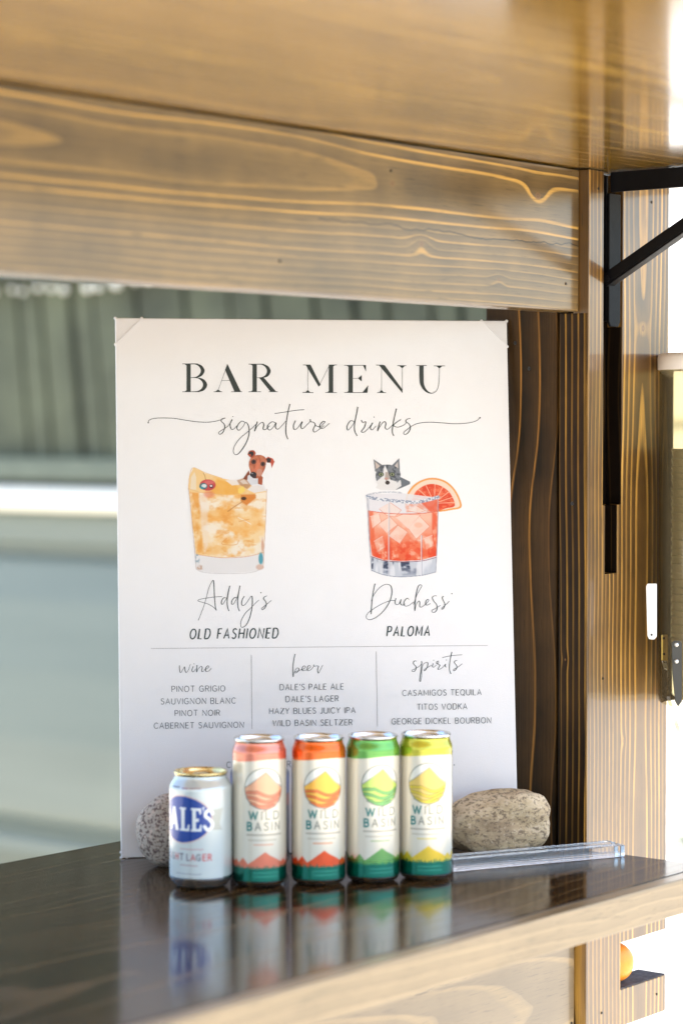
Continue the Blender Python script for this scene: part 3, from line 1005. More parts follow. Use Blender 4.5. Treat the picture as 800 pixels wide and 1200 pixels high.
pen(t, 420, 670, 6.154, [
 '118,90 105,150 95,230 90,310',
 '92,215 110,170 150,120 195,95 230,105 240,150 225,215 185,280 130,330 80,350 55,335 65,305 110,270 170,235 230,212 262,212',
 '268,195 262,225 270,240 290,235 305,203 301,232 315,245 335,235',
 '362,205 350,195 330,215 325,240 340,252 365,245 395,222',
 '395,240 420,170 445,125 455,105 440,98 425,120 412,180 405,250 405,285 415,240 432,215 440,225 440,255 455,258 480,240',
 '478,240 495,225 505,210 498,203 485,215 482,235 492,245 517,233',
 '562,178 545,178 530,190 540,215 560,240 565,270 550,295 530,295 528,282 550,270 590,246',
 '612,180 602,190 608,210 620,235 615,262 602,275 598,268 615,252 640,230 652,216'], 0.72, [(671, 162, .75)])
t.build('handwritten_word', M_INKB, BD)
pen(t, 200, 760, 4.0, ['42,82 42,100 47,116 58,100 65,88 68,105 74,115 85,100 90,82 94,76', '106,86 100,104 106,112 118,98',
 '124,80 122,112 130,98 142,86 148,92 146,110 156,108', '156,104 172,96 180,87 173,84 164,96 166,110 178,108 191,95'], 0.62, [(110, 74, .5)])
t.build('handwritten_word', M_INKB, BD)
pen(t, 200, 760, 4.0, ['583,28 576,60 572,100 574,135 578,115 590,95 600,96 598,108 586,117 580,112 600,106 614,100',
 '612,104 626,96 632,88 624,84 616,94 618,106 634,103', '634,104 648,96 655,86 646,82 640,94 642,106 656,102 669,88',
 '671,78 670,86 682,84 692,86 688,100 692,118 702,100 712,80'], 0.62)
t.build('handwritten_word', M_INKB, BD)
pen(t, 470, 755, 8.889, ['155,182 138,178 125,195 130,215 150,235 152,262 135,288 112,288 112,275 140,262 185,235 208,213',
 '208,180 212,200 205,270 195,340 190,385 200,390 210,340 212,280 225,220 255,195 275,200 270,240 250,275 235,282 238,270 270,250 312,223',
 '330,205 322,235 336,245 362,222', '365,195 370,210 385,200 385,180 370,188 368,205 385,215 400,225 380,262 390,268 425,250 458,213',
 '460,210 455,235 466,245', '525,85 510,150 500,230 502,280 515,315', '425,145 480,132 560,120 632,115',
 '580,175 560,178 550,195 565,215 578,240 568,268 545,282 540,272 560,258 600,235 632,208'], 0.62, [(335, 172, .5), (468, 170, .5)])
t.build('handwritten_word', M_INKB, BD)
t = Ink()
t.text('OLD FASHIONED', 222.3, 325.0, 737.3, 748.8, 1.55, -0.010, 0.20, 0.42)
t.build('drink_name', M_INKB, BD)
t.text('PALOMA', 453.0, 502.5, 734.6, 745.8, 1.55, -0.010, 0.20, 0.42)
t.build('drink_name', M_INKB, BD)
t = Ink()
for txt, x0, x1, y0, y1 in [
    ('PINOT GRIGIO', 201.5, 263.7, 804.4, 811.0), ('SAUVIGNON BLANC', 188.9, 276, 818.8, 825.4), ('PINOT NOIR', 205.2, 257.6, 832.8, 839.4),
    ('CABERNET SAUVIGNON', 180.7, 285.5, 847.2, 853.8), ("DALE'S PALE ALE", 328, 402.2, 802.2, 808.8), ("DALE'S LAGER", 334.8, 396.3, 816.2, 822.8),
    ('HAZY BLUES JUICY IPA', 315.6, 416, 830.1, 836.7), ('WILD BASIN SELTZER', 319.8, 412.6, 844.2, 850.8),
    ('CASAMIGOS TEQUILA', 471.2, 563.4, 808.9, 815.5), ('TITOS VODKA', 488.5, 546.6, 825.4, 832.0), ('GEORGE DICKEL BOURBON', 458.6, 574.6, 842.0, 848.6)]:
    t.text(txt, x0, x1, y0, y1, 0.68, -0.012, 0, 0.30)
    t.build('menu_line', M_INKL, BD)
t.text('C', 265.6, 270.2, 893.4, 900.4, 0.72)
t.build('menu_line', M_INKL, BD)
t.text('R', 336.4, 340.2, 892.4, 899.4, 0.72)
t.build('menu_line', M_INKL, BD)
t.dot((531.5, 897), 0.7)
t.build('menu_line', M_INKL, BD)
t = Ink()
t.ribbon([(177, 760.6), (375, 758.8), (571, 757)], 0.62)
t.build('divider_line', M_LINE, BD)
t.ribbon([(294.5, 768), (295.3, 855)], 0.62)
t.build('divider_line', M_LINE, BD)
t.ribbon([(440.6, 764), (442, 852)], 0.62)
t.build('divider_line', M_LINE, BD)


def picture(name, ox, oy, sc, x0, x1, y0, y1, fn, step=0.5):
    """paint in zoomed coordinates (x0..x1, y0..y1), lay on the board"""
    nx, ny = int((x1 - x0) / sc / step), int((y1 - y0) / sc / step)
    X, Y = np.meshgrid(np.linspace(x0, x1, nx), np.linspace(y0, y1, ny))
    p = Paint(X, Y)
    fn(p)
    lin = p.linear()
    idx = -np.ones(X.shape, int)
    keep = p.A > 0.02
    cell = keep[:-1, :-1] | keep[1:, :-1] | keep[:-1, 1:] | keep[1:, 1:]
    used = np.zeros(X.shape, bool)
    for a, b in ((slice(0, -1), slice(0, -1)), (slice(1, None), slice(0, -1)), (slice(0, -1), slice(1, None)), (slice(1, None), slice(1, None))):
        used[a, b] |= cell
    idx[used] = np.arange(used.sum())
    # plane map is projective: fit from exact points
    vs = []
    for yy, xx in zip(*np.where(used)):
        vs.append(BD.local(ox + X[yy, xx] / sc, oy + Y[yy, xx] / sc, 0.00025))
    cy, cx = np.where(cell)
    fs = np.stack([idx[cy, cx], idx[cy + 1, cx], idx[cy + 1, cx + 1], idx[cy, cx + 1]], 1)
    o = pydata(name, vs, fs.tolist(), M_PRINT, BD.root)
    set_color(o.data, 'print', lin[used], np.ones(used.sum()))
    return o


def tx(sx, sy, seed, a, b):
    return lambda X, Y: np.clip((fbm(X / sx, Y / sy, seed) - a) / (b - a), 0, 1)

def glass_one(p):
    liq = [(108, 372), (150, 388), (300, 402), (450, 400), (563, 385), (556, 560), (541, 742), (440, 762), (300, 770), (150, 752), (126, 560)]
    p.poly([(105, 366), (563, 370), (541, 832), (500, 852), (300, 864), (180, 852), (150, 838)], (240, 238, 237), 0.9)
    p.poly(liq, (254, 222, 168), soft=3)
    p.poly(liq, (250, 178, 84), 0.85, soft=4, tex=tx(110, 80, 3, 0.44, 0.74))
    p.poly(liq, (255, 244, 224), 0.95, soft=4, tex=tx(80, 66, 11, 0.44, 0.66))
    p.poly(liq, (240, 158, 62), 0.55, soft=3, tex=tx(40, 24, 21, 0.56, 0.80))
    p.poly([(112, 385), (165, 390), (185, 600), (190, 745), (148, 745), (125, 560)], (240, 160, 60), 0.75, soft=14, tex=tx(30, 50, 5, 0.35, 0.65))
    p.poly([(165, 395), (215, 395), (222, 700), (200, 745), (180, 600)], (250, 238, 226), 0.55, soft=14)
    p.poly([(160, 388), (168, 330), (200, 276), (300, 306), (420, 330), (480, 350), (530, 350), (562, 384), (450, 402), (300, 402)], (250, 196, 110), soft=4, tex=lambda X, Y: 0.6 + 0.4 * fbm(X / 30, Y / 20, 8))
    p.poly([(270, 310), (380, 330), (410, 400), (300, 402), (230, 392)], (246, 170, 50), 0.55, soft=16)
    p.poly([(104, 372), (112, 290), (134, 243), (190, 268), (222, 300), (246, 340), (195, 388), (120, 388)], (252, 214, 150), soft=3)
    p.poly([(114, 372), (120, 300), (140, 268), (150, 300), (150, 372)], (248, 232, 205), 0.9, soft=6)
    p.stroke([(104, 372), (112, 290), (134, 244), (200, 272), (300, 305)], 3, (244, 180, 90), 0.8)
    p.poly([(320, 318), (400, 310), (430, 340), (360, 348)], (246, 240, 236), 0.9, soft=5)
    p.poly([(480, 345), (545, 340), (560, 380), (490, 392), (450, 372)], (240, 238, 240), 0.9, soft=6)
    p.poly([(388, 318), (432, 302), (478, 340), (448, 368), (405, 345)], (186, 140, 104), 0.75, soft=5)
    p.poly([(405, 322), (430, 312), (455, 338), (425, 340)], (232, 220, 208), 0.8, soft=4)
    p.poly([(395, 368), (425, 352), (436, 376), (415, 396), (396, 392)], (255, 222, 110), 0.9, soft=5)
    p.poly([(412, 402), (495, 398), (500, 420), (445, 465), (410, 440)], (222, 128, 40), 0.85, soft=8)
    p.ell(428, 424, 15, 10, (58, 34, 20), 0.9, 5)
    p.stroke([(335, 500), (380, 468), (425, 440)], 5, (196, 130, 70), 0.8)
    p.stroke([(395, 535), (445, 560), (470, 575)], 4, (250, 250, 245), 0.8)
    p.stroke([(400, 560), (460, 545)], 4, (225, 150, 70), 0.6)
    p.stroke([(330, 655), (300, 690), (380, 695), (400, 670)], 4, (230, 150, 70), 0.6)
    p.ell(225, 400, 30, 20, (232, 120, 90), 0.55, 14)
    p.ell(217, 345, 47, 33, (208, 78, 78))
    p.ell(226, 330, 30, 12, (228, 120, 116), 0.8, 6)
    p.ell(192, 352, 24, 19, (70, 120, 130)); p.ell(196, 350, 15, 11, (230, 238, 238)); p.ell(184, 362, 10, 6, (60, 160, 170))
    p.ell(238, 352, 12, 12, (90, 60, 66)); p.ell(237, 350, 7, 6, (230, 225, 225))
    p.stroke([(205, 312), (200, 290), (192, 275)], 3, (170, 120, 60))
    for P, c, w in [([(105, 366), (126, 560), (150, 838)], (206, 180, 172), 3), ([(563, 370), (556, 560), (541, 832)], (216, 170, 140), 3.5),
                    ([(150, 752), (300, 771), (440, 765), (541, 742)], (232, 150, 100), 3), ([(150, 838), (190, 856), (300, 864), (470, 858), (541, 830)], (205, 200, 200), 3),
                    ([(105, 366), (190, 392), (300, 402)], (230, 180, 130), 2.5)]:
        p.stroke(P, w, c, 0.8)
    p.ell(157, 778, 13, 32, (150, 176, 190), 0.8, 7, tex=tx(12, 9, 2, 0.3, 0.55))
    p.ell(528, 776, 13, 34, (70, 158, 176), 0.9, 6)
    p.ell(172, 828, 20, 14, (196, 150, 120), 0.7, 7, tex=tx(9, 7, 6, 0.35, 0.6))
    p.ell(522, 826, 22, 16, (224, 190, 172), 0.9, 8)
    p.ell(538, 700, 7, 40, (190, 110, 80), 0.5, 6)
    # dog above the rim
    p.poly([(458, 258), (432, 296), (424, 308), (450, 318), (470, 300)], (142, 74, 46), smooth=False)
    p.poly([(524, 282), (540, 300), (536, 346), (510, 338), (505, 300)], (176, 88, 54))
    p.poly([(452, 290), (480, 276), (512, 300), (512, 340), (470, 345), (448, 318)], (224, 226, 232))
    p.poly([(470, 184), (492, 172), (530, 170), (558, 190), (556, 235), (545, 265), (520, 302), (482, 300), (462, 248), (458, 215)], (206, 126, 92), smooth=True)
    p.poly([(470, 184), (492, 172), (530, 170), (558, 190), (556, 235), (545, 265), (520, 302), (482, 300), (462, 248), (458, 215)], (168, 84, 58), 0.6, tex=tx(14, 14, 9, 0.45, 0.65), smooth=True)
    p.poly([(450, 166), (460, 146), (486, 142), (498, 160), (484, 184), (466, 182)], (186, 88, 62), smooth=True)
    p.poly([(452, 166), (462, 150), (482, 150), (486, 164), (474, 180), (468, 164)], (52, 48, 50), smooth=True)
    p.poly([(556, 190), (570, 179), (598, 190), (608, 208), (592, 246), (586, 216), (564, 214)], (206, 92, 66))
    p.poly([(560, 192), (572, 184), (588, 192), (586, 212), (566, 214)], (58, 50, 52))
    p.poly([(514, 184), (524, 220), (508, 268), (492, 262), (500, 220)], (228, 130, 96), 0.8, 5)
    p.ell(486, 209, 15, 14, (92, 62, 58)); p.ell(486, 208, 6, 6, (28, 24, 26)); p.ell(540, 222, 14, 14, (98, 64, 56)); p.ell(540, 222, 6, 6, (28, 24, 26))
    p.ell(520, 272, 18, 22, (214, 160, 140), 0.8, 5); p.ell(488, 258, 14, 8, (214, 120, 90), 0.9, 4)
    p.ell(484, 284, 19, 16, (48, 44, 48)); p.ell(490, 298, 13, 8, (70, 50, 52)); p.ell(478, 278, 5, 3, (150, 150, 155))

def glass_two(p):
    # grapefruit slice behind the rim
    arc = [(320, 350), (334, 296), (372, 245), (430, 212), (490, 203), (555, 220), (606, 262), (640, 320), (650, 376), (590, 392), (518, 402), (420, 400), (330, 385)]
    p.poly(arc, (246, 168, 84), smooth=True)
    p.poly([(330, 350), (344, 300), (380, 253), (432, 222), (490, 213), (550, 229), (598, 268), (630, 322), (640, 370), (590, 382), (518, 394), (430, 392), (338, 378)], (250, 224, 200), smooth=True)
    fl = [(360, 336), (386, 282), (440, 246), (492, 240), (545, 258), (590, 300), (612, 366), (560, 382), (512, 396), (440, 380), (372, 350)]
    p.poly(fl, (232, 74, 40), smooth=True)
    p.poly(fl, (250, 130, 90), 0.8, smooth=True, tex=tx(16, 9, 5, 0.46, 0.66))
    for a in (-160, -135, -112, -88, -65, -42, -20, -2):
        c_, s_ = math.cos(R(a)), math.sin(R(a))
        p.stroke([(492 + 18 * c_, 352 + 18 * s_), (492 + 128 * c_, 352 + 112 * s_)], 4, (252, 206, 178), 0.85, curve=False)
    for a in range(-165, 0, 9):
        c_, s_ = math.cos(R(a)), math.sin(R(a))
        p.stroke([(492 + 45 * c_, 352 + 45 * s_), (492 + 95 * c_, 352 + 85 * s_)], 2, (252, 170, 130), 0.6, curve=False)
    p.poly([(98, 300), (300, 292), (515, 320), (508, 640), (500, 755), (300, 782), (125, 745), (112, 600)], (236, 234, 238), 0.9)
    p.poly([(320, 345), (510, 330), (512, 405), (330, 405)], (240, 130, 90), 0.55, soft=10, tex=tx(20, 20, 3, 0.3, 0.6))
    p.poly([(400, 335), (512, 325), (512, 400), (470, 402)], (236, 80, 44), 0.7, soft=8)
    liq = [(108, 396), (200, 408), (300, 413), (420, 410), (513, 398), (510, 560), (503, 660), (420, 684), (300, 690), (200, 684), (130, 660), (116, 560)]
    p.poly(liq, (252, 196, 170), soft=3)
    p.poly(liq, (242, 104, 60), 0.95, soft=4, tex=lambda X, Y: np.clip((Y - 440) / 190, 0, 1) * np.clip((fbm(X / 45, Y / 40, 7) - 0.30) / 0.25, 0, 1))
    p.poly(liq, (236, 66, 24), 0.8, soft=4, tex=lambda X, Y: np.clip((Y - 520) / 130, 0, 1) * np.clip((fbm(X / 26, Y / 30, 17) - 0.46) / 0.15, 0, 1))
    p.poly([(105, 398), (135, 402), (150, 660), (128, 655), (114, 560)], (240, 96, 52), 0.7, soft=9)
    p.poly([(480, 405), (513, 400), (505, 655), (478, 668)], (236, 72, 30), 0.7, soft=10, tex=tx(15, 40, 4, 0.3, 0.6))
    cubes = [[(170, 385), (235, 348), (300, 392), (262, 432), (215, 424)], [(268, 432), (340, 498), (412, 420), (310, 416)],
             [(168, 470), (216, 526), (278, 478), (232, 430)], [(338, 498), (408, 428), (466, 488), (386, 562)],
             [(226, 540), (292, 586), (338, 520), (280, 480)], [(118, 430), (170, 412), (182, 462), (130, 500)], [(330, 395), (390, 368), (440, 396), (400, 408)],
             [(140, 575), (190, 545), (205, 610), (160, 640)], [(430, 560), (480, 540), (490, 600), (445, 625)]]
    for i, q_ in enumerate(cubes):
        p.poly(q_, (252, 228, 214), 0.86 if i < 7 else 0.5, soft=6, tex=lambda X, Y, i=i: 0.65 + 0.35 * fbm(X / 18, Y / 18, 30 + i))
        p.stroke(list(q_) + [q_[0]], 2.6, (232, 128, 96), 0.8, curve=False)
        p.stroke([q_[0], q_[1]], 3, (255, 250, 246), 0.7, curve=False)
    p.ell(400, 480, 24, 16, (250, 180, 150), 0.6, 8)
    p.stroke([(107, 396), (200, 409), (300, 414), (420, 411), (513, 399)], 4, (226, 96, 70), 0.9)
    base = [(124, 664), (200, 686), (300, 693), (420, 688), (506, 666), (500, 755), (420, 774), (300, 783), (200, 774), (126, 746)]
    p.poly(base, (206, 212, 222))
    p.poly(base, (52, 62, 88), 0.95, tex=lambda X, Y: np.clip((vnoise(X / 24.0, Y / 160.0, 3) - 0.45) / 0.15, 0, 1) * np.clip((fbm(X / 40, Y / 14, 4) - 0.25) / 0.25, 0, 1) * np.clip(1.15 - np.abs(Y - 712) / 62, 0, 1))
    p.poly(base, (240, 242, 246), 0.8, tex=lambda X, Y: np.clip((vnoise(X / 17.0, Y / 200.0, 9) - 0.6) / 0.1, 0, 1))
    for P_ in ([(124, 664), (200, 688), (300, 695), (420, 690), (506, 668)],):
        p.stroke(P_, 4, (150, 80, 80), 0.9)
    p.stroke([(125, 745), (200, 772), (300, 783), (420, 774), (500, 755)], 3.5, (120, 130, 150), 0.9)
    for x in (226, 416):
        p.stroke([(x, 350 if x < 300 else 540), (x, 776)], 6, (236, 234, 240), 0.75, curve=False)
        p.stroke([(x + 4, 350 if x < 300 else 540), (x + 4, 776)], 2.2, (120, 130, 160), 0.7, curve=False)
    for P_, w in (([(99, 310), (112, 560), (126, 748)], 3.5), ([(516, 325), (511, 560), (501, 755)], 3.5), ([(106, 310), (118, 560)], 2.5)):
        p.stroke(P_, w, (140, 146, 166), 0.85)
    p.stroke([(100, 303), (150, 292), (230, 286), (300, 290)], 9, (188, 192, 204), 0.8, tex=tx(7, 6, 3, 0.3, 0.5))
    rim = [(100, 312), (160, 326), (240, 336), (300, 342), (370, 346), (440, 336), (515, 316)]
    p.stroke(rim, 20, (240, 242, 246), 0.95)
    p.stroke(rim, 20, (130, 142, 166), 0.9, tex=tx(7, 6, 13, 0.45, 0.60))
    # cat above the rim
    p.poly([(290, 196), (352, 226), (350, 240), (300, 262), (268, 274)], (112, 118, 126))
    p.poly([(165, 236), (262, 232), (296, 215), (300, 250), (262, 276), (180, 274), (150, 262)], (240, 238, 237), 0.95)
    p.poly([(146, 165), (137, 94), (192, 130), (180, 170)], (128, 130, 134)); p.poly([(152, 150), (146, 108), (176, 134), (168, 160)], (226, 206, 192), 0.9, 5)
    p.poly([(240, 134), (288, 88), (291, 168), (262, 178)], (112, 118, 126)); p.poly([(258, 136), (280, 106), (282, 152), (268, 156)], (222, 208, 200), 0.9, 5)
    hd = [(155, 150), (190, 128), (242, 128), (285, 152), (294, 196), (272, 236), (215, 256), (166, 238), (150, 198)]
    p.poly(hd, (130, 134, 140), smooth=True)
    p.poly(hd, (70, 74, 82), 0.8, smooth=True, tex=tx(12, 14, 15, 0.48, 0.64))
    p.poly([(205, 130), (222, 168), (236, 214), (276, 226), (262, 262), (176, 262), (152, 226), (176, 206), (192, 190), (196, 150)], (240, 238, 236), soft=4)
    p.poly([(206, 170), (222, 168), (236, 208), (218, 216), (204, 204)], (150, 132, 118), 0.6, 5)
    for ex_ in (181, 246):
        p.ell(ex_, 183, 17, 13, (60, 58, 58)); p.ell(ex_, 183, 12, 9.5, (156, 168, 128)); p.ell(ex_, 183, 4.5, 7, (22, 22, 22))
    p.ell(212, 208, 11, 7, (206, 158, 146)); p.ell(219, 231, 13, 12, (66, 56, 52)); p.stroke([(212, 214), (212, 222)], 3, (90, 70, 66))
picture('cocktail_picture', 200, 500, 5.0, 95, 620, 130, 872, glass_one, 0.5)
picture('cocktail_picture', 410, 520, 5.0, 88, 662, 82, 792, glass_two, 0.5)

# ================================================================== CANS
def can_mat(name):
    m = NT(name)
    n = m.t.nodes.new('ShaderNodeVertexColor'); n.layer_name = 'print'
    m.set(color=n.outputs[0], metal=E(m.t, n.outputs[1]), rough=0.26, coat=0.6, coatr=0.08)
    m.bump(m.noise(m.coord(), 700, 2), 0.05, 0.0003)
    return m.mat
M_CAN = can_mat('printed_aluminium')
M_ALU = plain('brushed_aluminium', (0.72, 0.72, 0.71), 0.24, 1.0, 0.06, 60, 0.05)
M_GOLD = plain('gold_lid_metal', (0.78, 0.62, 0.30), 0.26, 1.0, 0.06, 60, 0.05)
M_DALU = plain('shaded_base_metal', (0.55, 0.55, 0.55), 0.28, 1.0)


def can_profile(h, r, rn, rb, v0, v1):
    """printed wall radius at height v (mm)"""
    def rad(v):
        if v < v0:
            t_ = v / v0
            return rb + (r - rb) * math.sin(t_ * math.pi / 2) ** 0.9
        if v > v1:
            t_ = min(1, (v - v1) / (h - 4.0 - v1))
            s_ = t_ * t_ * (3 - 2 * t_)
            return r + (rn - r) * s_
        return r
    return rad


def make_can(name, label, group, px, py, h, r, rn, rb, v0, v1, paint, lid, yaw, depth_add=0.0, at_=None):
    f = on_z(px, py)
    y = f.y + rb * 0.001 * 1.0
    x = (px - 400) / FPX * y
    if at_: x, y = at_
    root = empty(name, (x, y, 0.0004), 0)
    tag(root, label, 'drink can', group)
    rad = can_profile(h, r, rn, rb, v0, v1)
    top = h - 4.0
    nv = int((top - 2.5) / 0.55)
    nt_ = int(2 * math.pi * r / 0.62)
    V = np.concatenate([np.linspace(2.5, top, nv)])
    TH = np.linspace(-math.pi, math.pi, nt_, endpoint=False)
    RR = np.array([rad(v) for v in V]) * 0.001
    X, Y = np.meshgrid(TH * r, V)
    p = Paint(X, Y, soft=0.75)
    p.M = np.zeros(X.shape)
    paint(p)
    th = TH[None, :] + 0 * V[:, None] + yaw
    vx = RR[:, None] * np.sin(th)
    vy = -RR[:, None] * np.cos(th)
    vz = V[:, None] * 0.001 + 0 * th
    verts = np.stack([vx, vy, vz], -1).reshape(-1, 3)
    I = np.arange(nv * nt_).reshape(nv, nt_)
    J = np.roll(I, -1, axis=1)
    fs = np.stack([I[:-1], J[:-1], J[1:], I[1:]], -1).reshape(-1, 4)
    me = bpy.data.meshes.new('can_body')
    me.vertices.add(len(verts)); me.vertices.foreach_set('co', verts.astype(np.float32).ravel())
    me.loops.add(fs.size); me.loops.foreach_set('vertex_index', fs.ravel().astype(np.int32))
    me.polygons.add(len(fs)); me.polygons.foreach_set('loop_start', np.arange(0, fs.size, 4, dtype=np.int32))
    me.polygons.foreach_set('use_smooth', np.ones(len(fs), bool))
    me.update(calc_edges=True)
    me.materials.append(M_CAN)
    set_color(me, 'print', p.linear(), p.M)
    link(bpy.data.objects.new('can_body', me), root)
    k = 0.001
    lathe('base_rim', [((rb - 6) * k, 5 * k), ((rb - 3.5) * k, 1.0 * k), ((rb - 2.4) * k, 0.1 * k), ((rb - 1.2) * k, 0.0), ((rb - 0.3) * k, 0.8 * k), (rad(2.5) * k, 2.5 * k)], M_DALU, root, 48)
    rr = rn
    L_ = lathe('lid', [(rr * k, top * k), ((rr + 0.3) * k, (top + 0.6) * k), ((rr + 1.0) * k, (top + 1.6) * k), ((rr + 1.15) * k, (top + 3.0) * k), ((rr + 0.7) * k, (top + 3.9) * k),
               ((rr - 0.1) * k, (top + 4.0) * k), ((rr - 0.8) * k, (top + 3.4) * k), ((rr - 1.2) * k, (top + 1.5) * k), ((rr - 2.4) * k, (top - 2.6) * k), ((rr - 3.4) * k, (top - 3.2) * k),
               ((rr - 4.4) * k, (top - 2.4) * k), ((rr - 5.0) * k, (top - 0.9) * k), ((rr - 7) * k, (top - 0.7) * k), (0.0005, (top - 0.7) * k)], lid, root, 48)
    bm = prism_bm([(-6 * k, -12 * k), (6 * k, -12 * k), (8 * k, -6 * k), (8 * k, 4 * k), (5 * k, 9 * k), (-5 * k, 9 * k), (-8 * k, 4 * k), (-8 * k, -6 * k)], (top + 0.0) * k, (top + 1.2) * k, 'z', 0.0004)
    tb = from_bm('pull_tab', bm, lid, L_)
    tb.rotation_euler = (0, 0, yaw + 0.6)
    return root


def jag(x0, x1, base, amp, seed, step=1.6):
    rng = random.Random(seed)
    out, x, up = [], x0, True
    while x < x1:
        out.append((x, base + (rng.uniform(0.3, 1.0) * amp if up else rng.uniform(-0.2, 0.1) * amp)))
        up = not up
        x += step * rng.uniform(0.5, 1.0)
    out.append((x1, base))
    return out


def seltzer(band, mount, wave, low, ticks):
    def fn(p):
        X, Y = p.X, p.Y
        p.apply(np.ones(X.shape), (228, 221, 204))
        p.M[:] = 0.42
        bl = 134.0 + 1.4 * np.sin(X / 14.0 + 1.0)
        mb = np.clip((Y - bl) / 0.75 + 0.5, 0, 1)
        p.apply(mb, band); p.M = np.maximum(p.M, mb * 0.65)
        # faint marks on the band
        for i in range(2):
            for j in range(9):
                p.stroke([(-9 + j * 2.5, 141.5 - i * 3.4), (-9 + j * 2.5 + 1.3, 141.5 - i * 3.4)], 1.5, [c * 0.80 for c in band], 0.45, curve=False)
        # emblem
        cx, cy, r = 0.0, 105.0, 21.6
        circ = [(cx + r * math.cos(a), cy + r * math.sin(a)) for a in np.linspace(0, 2 * math.pi, 40, endpoint=False)]
        p.poly(circ, (232, 230, 220))
        d = np.hypot(X - cx, Y - cy)
        inside = np.clip((r - d) / 0.75, 0, 1)
        def clip_poly(P, col, al=1.0):
            p.poly(P, col, al, tex=lambda a, b: np.clip((r - np.hypot(a - cx, b - cy)) / 0.75, 0, 1))
        clip_poly([(-24, 104), (-15, 110), (-9, 114), (1.5, 122.5), (9, 114), (13, 110), (24, 103), (24, 80), (-24, 80)], mount)
        p.stroke([(-21, 106), (-15, 110), (-9, 114.5), (1.5, 122.5), (9, 115), (13, 111), (20.5, 106)], 0.9, (120, 124, 112), 0.8, curve=False)
        for j in range(4):
            yy = 101 - j * 5.2
            top_ = [(-24 + t_, yy + 3.2 * math.sin((t_ + j * 5) / 6.5) * (1 if t_ > 14 else 0.5)) for t_ in range(0, 49, 2)]
            clip_poly(top_ + [(24, yy - 3.4)] + [(x_, y_ - 2.7) for x_, y_ in top_[::-1]], wave)
            for sgn in (0, -2.7):
                p.stroke([(x_, y_ + sgn) for x_, y_ in top_ if math.hypot(x_ - cx, y_ - cy) < r], 0.55, [c * 0.45 for c in wave], 0.8, curve=False)
        clip_poly([(-24, 82), (24, 82), (24, 86), (-24, 86)], wave)
        p.stroke(circ + [circ[0]], 0.9, (96, 104, 98), 0.9, curve=False)
        p.text('WILD', -16.5, 16.5, 73.0, 8.0, 1.15, (104, 112, 104), 0.85, 0.5)
        p.text('W', -16.5, -7.6, 73.0, 8.0, 1.5, (34, 120, 116), 0.9, 0.5)
        p.text('BASIN', -18.5, 17.5, 61.5, 8.0, 1.15, (108, 114, 106), 0.85, 0.55)
        p.text('B', -18.5, -13.9, 61.5, 8.0, 1.6, (20, 118, 116), 0.9, 0.5)
        for (yy, x0, x1, c_, al) in ((56.5, -19, 18, (130, 130, 120), .6), (51.0, -17, 14, (150, 150, 140), .4), (46.2, -11, 9, low, .45)):
            x_ = x0
            rng = random.Random(int(yy * 10))
            while x_ < x1:
                w_ = rng.uniform(0.9, 2.0)
                p.stroke([(x_, yy), (x_ + w_, yy)], 1.5, c_, al, curve=False)
                x_ += w_ + 1.3
        # hills and trees
        L0, L1 = -math.pi * 28.6, math.pi * 28.6
        hills = []
        for c0 in (-118, -59, 0, 59, 118):
            hills += [(c0 - 30, 26), (c0 - 24, 32), (c0 - 18, 25.5), (c0 - 12, 29.5), (c0 - 6, 34), (c0 + 0.5, 38.5), (c0 + 6, 34.5), (c0 + 13, 31), (c0 + 20, 27.0), (c0 + 25, 30)]
        p.poly([(L0 - 20, 0)] + hills + [(L1 + 20, 0)], low)
        p.poly([(L0 - 2, -5)] + jag(L0 - 2, L1 + 2, 20.5, 4.6, ticks) + [(L1 + 2, -5)], (0, 112, 92))
        p.M = np.where((Y < 26) & (p.C[..., 0] < 0.5), 0.85, p.M)
        for yy in (16.5, 12.5):
            for j in range(12):
                p.stroke([(-12 + j * 2.4, yy), (-12 + j * 2.4 + 1.3, yy)], 1.2, (120, 190, 170), 0.55, curve=False)
        mb = np.clip((7.0 - Y) / 0.8 + 0.5, 0, 1)
        p.apply(mb, (190, 190, 188)); p.M = np.maximum(p.M, mb)
    return fn


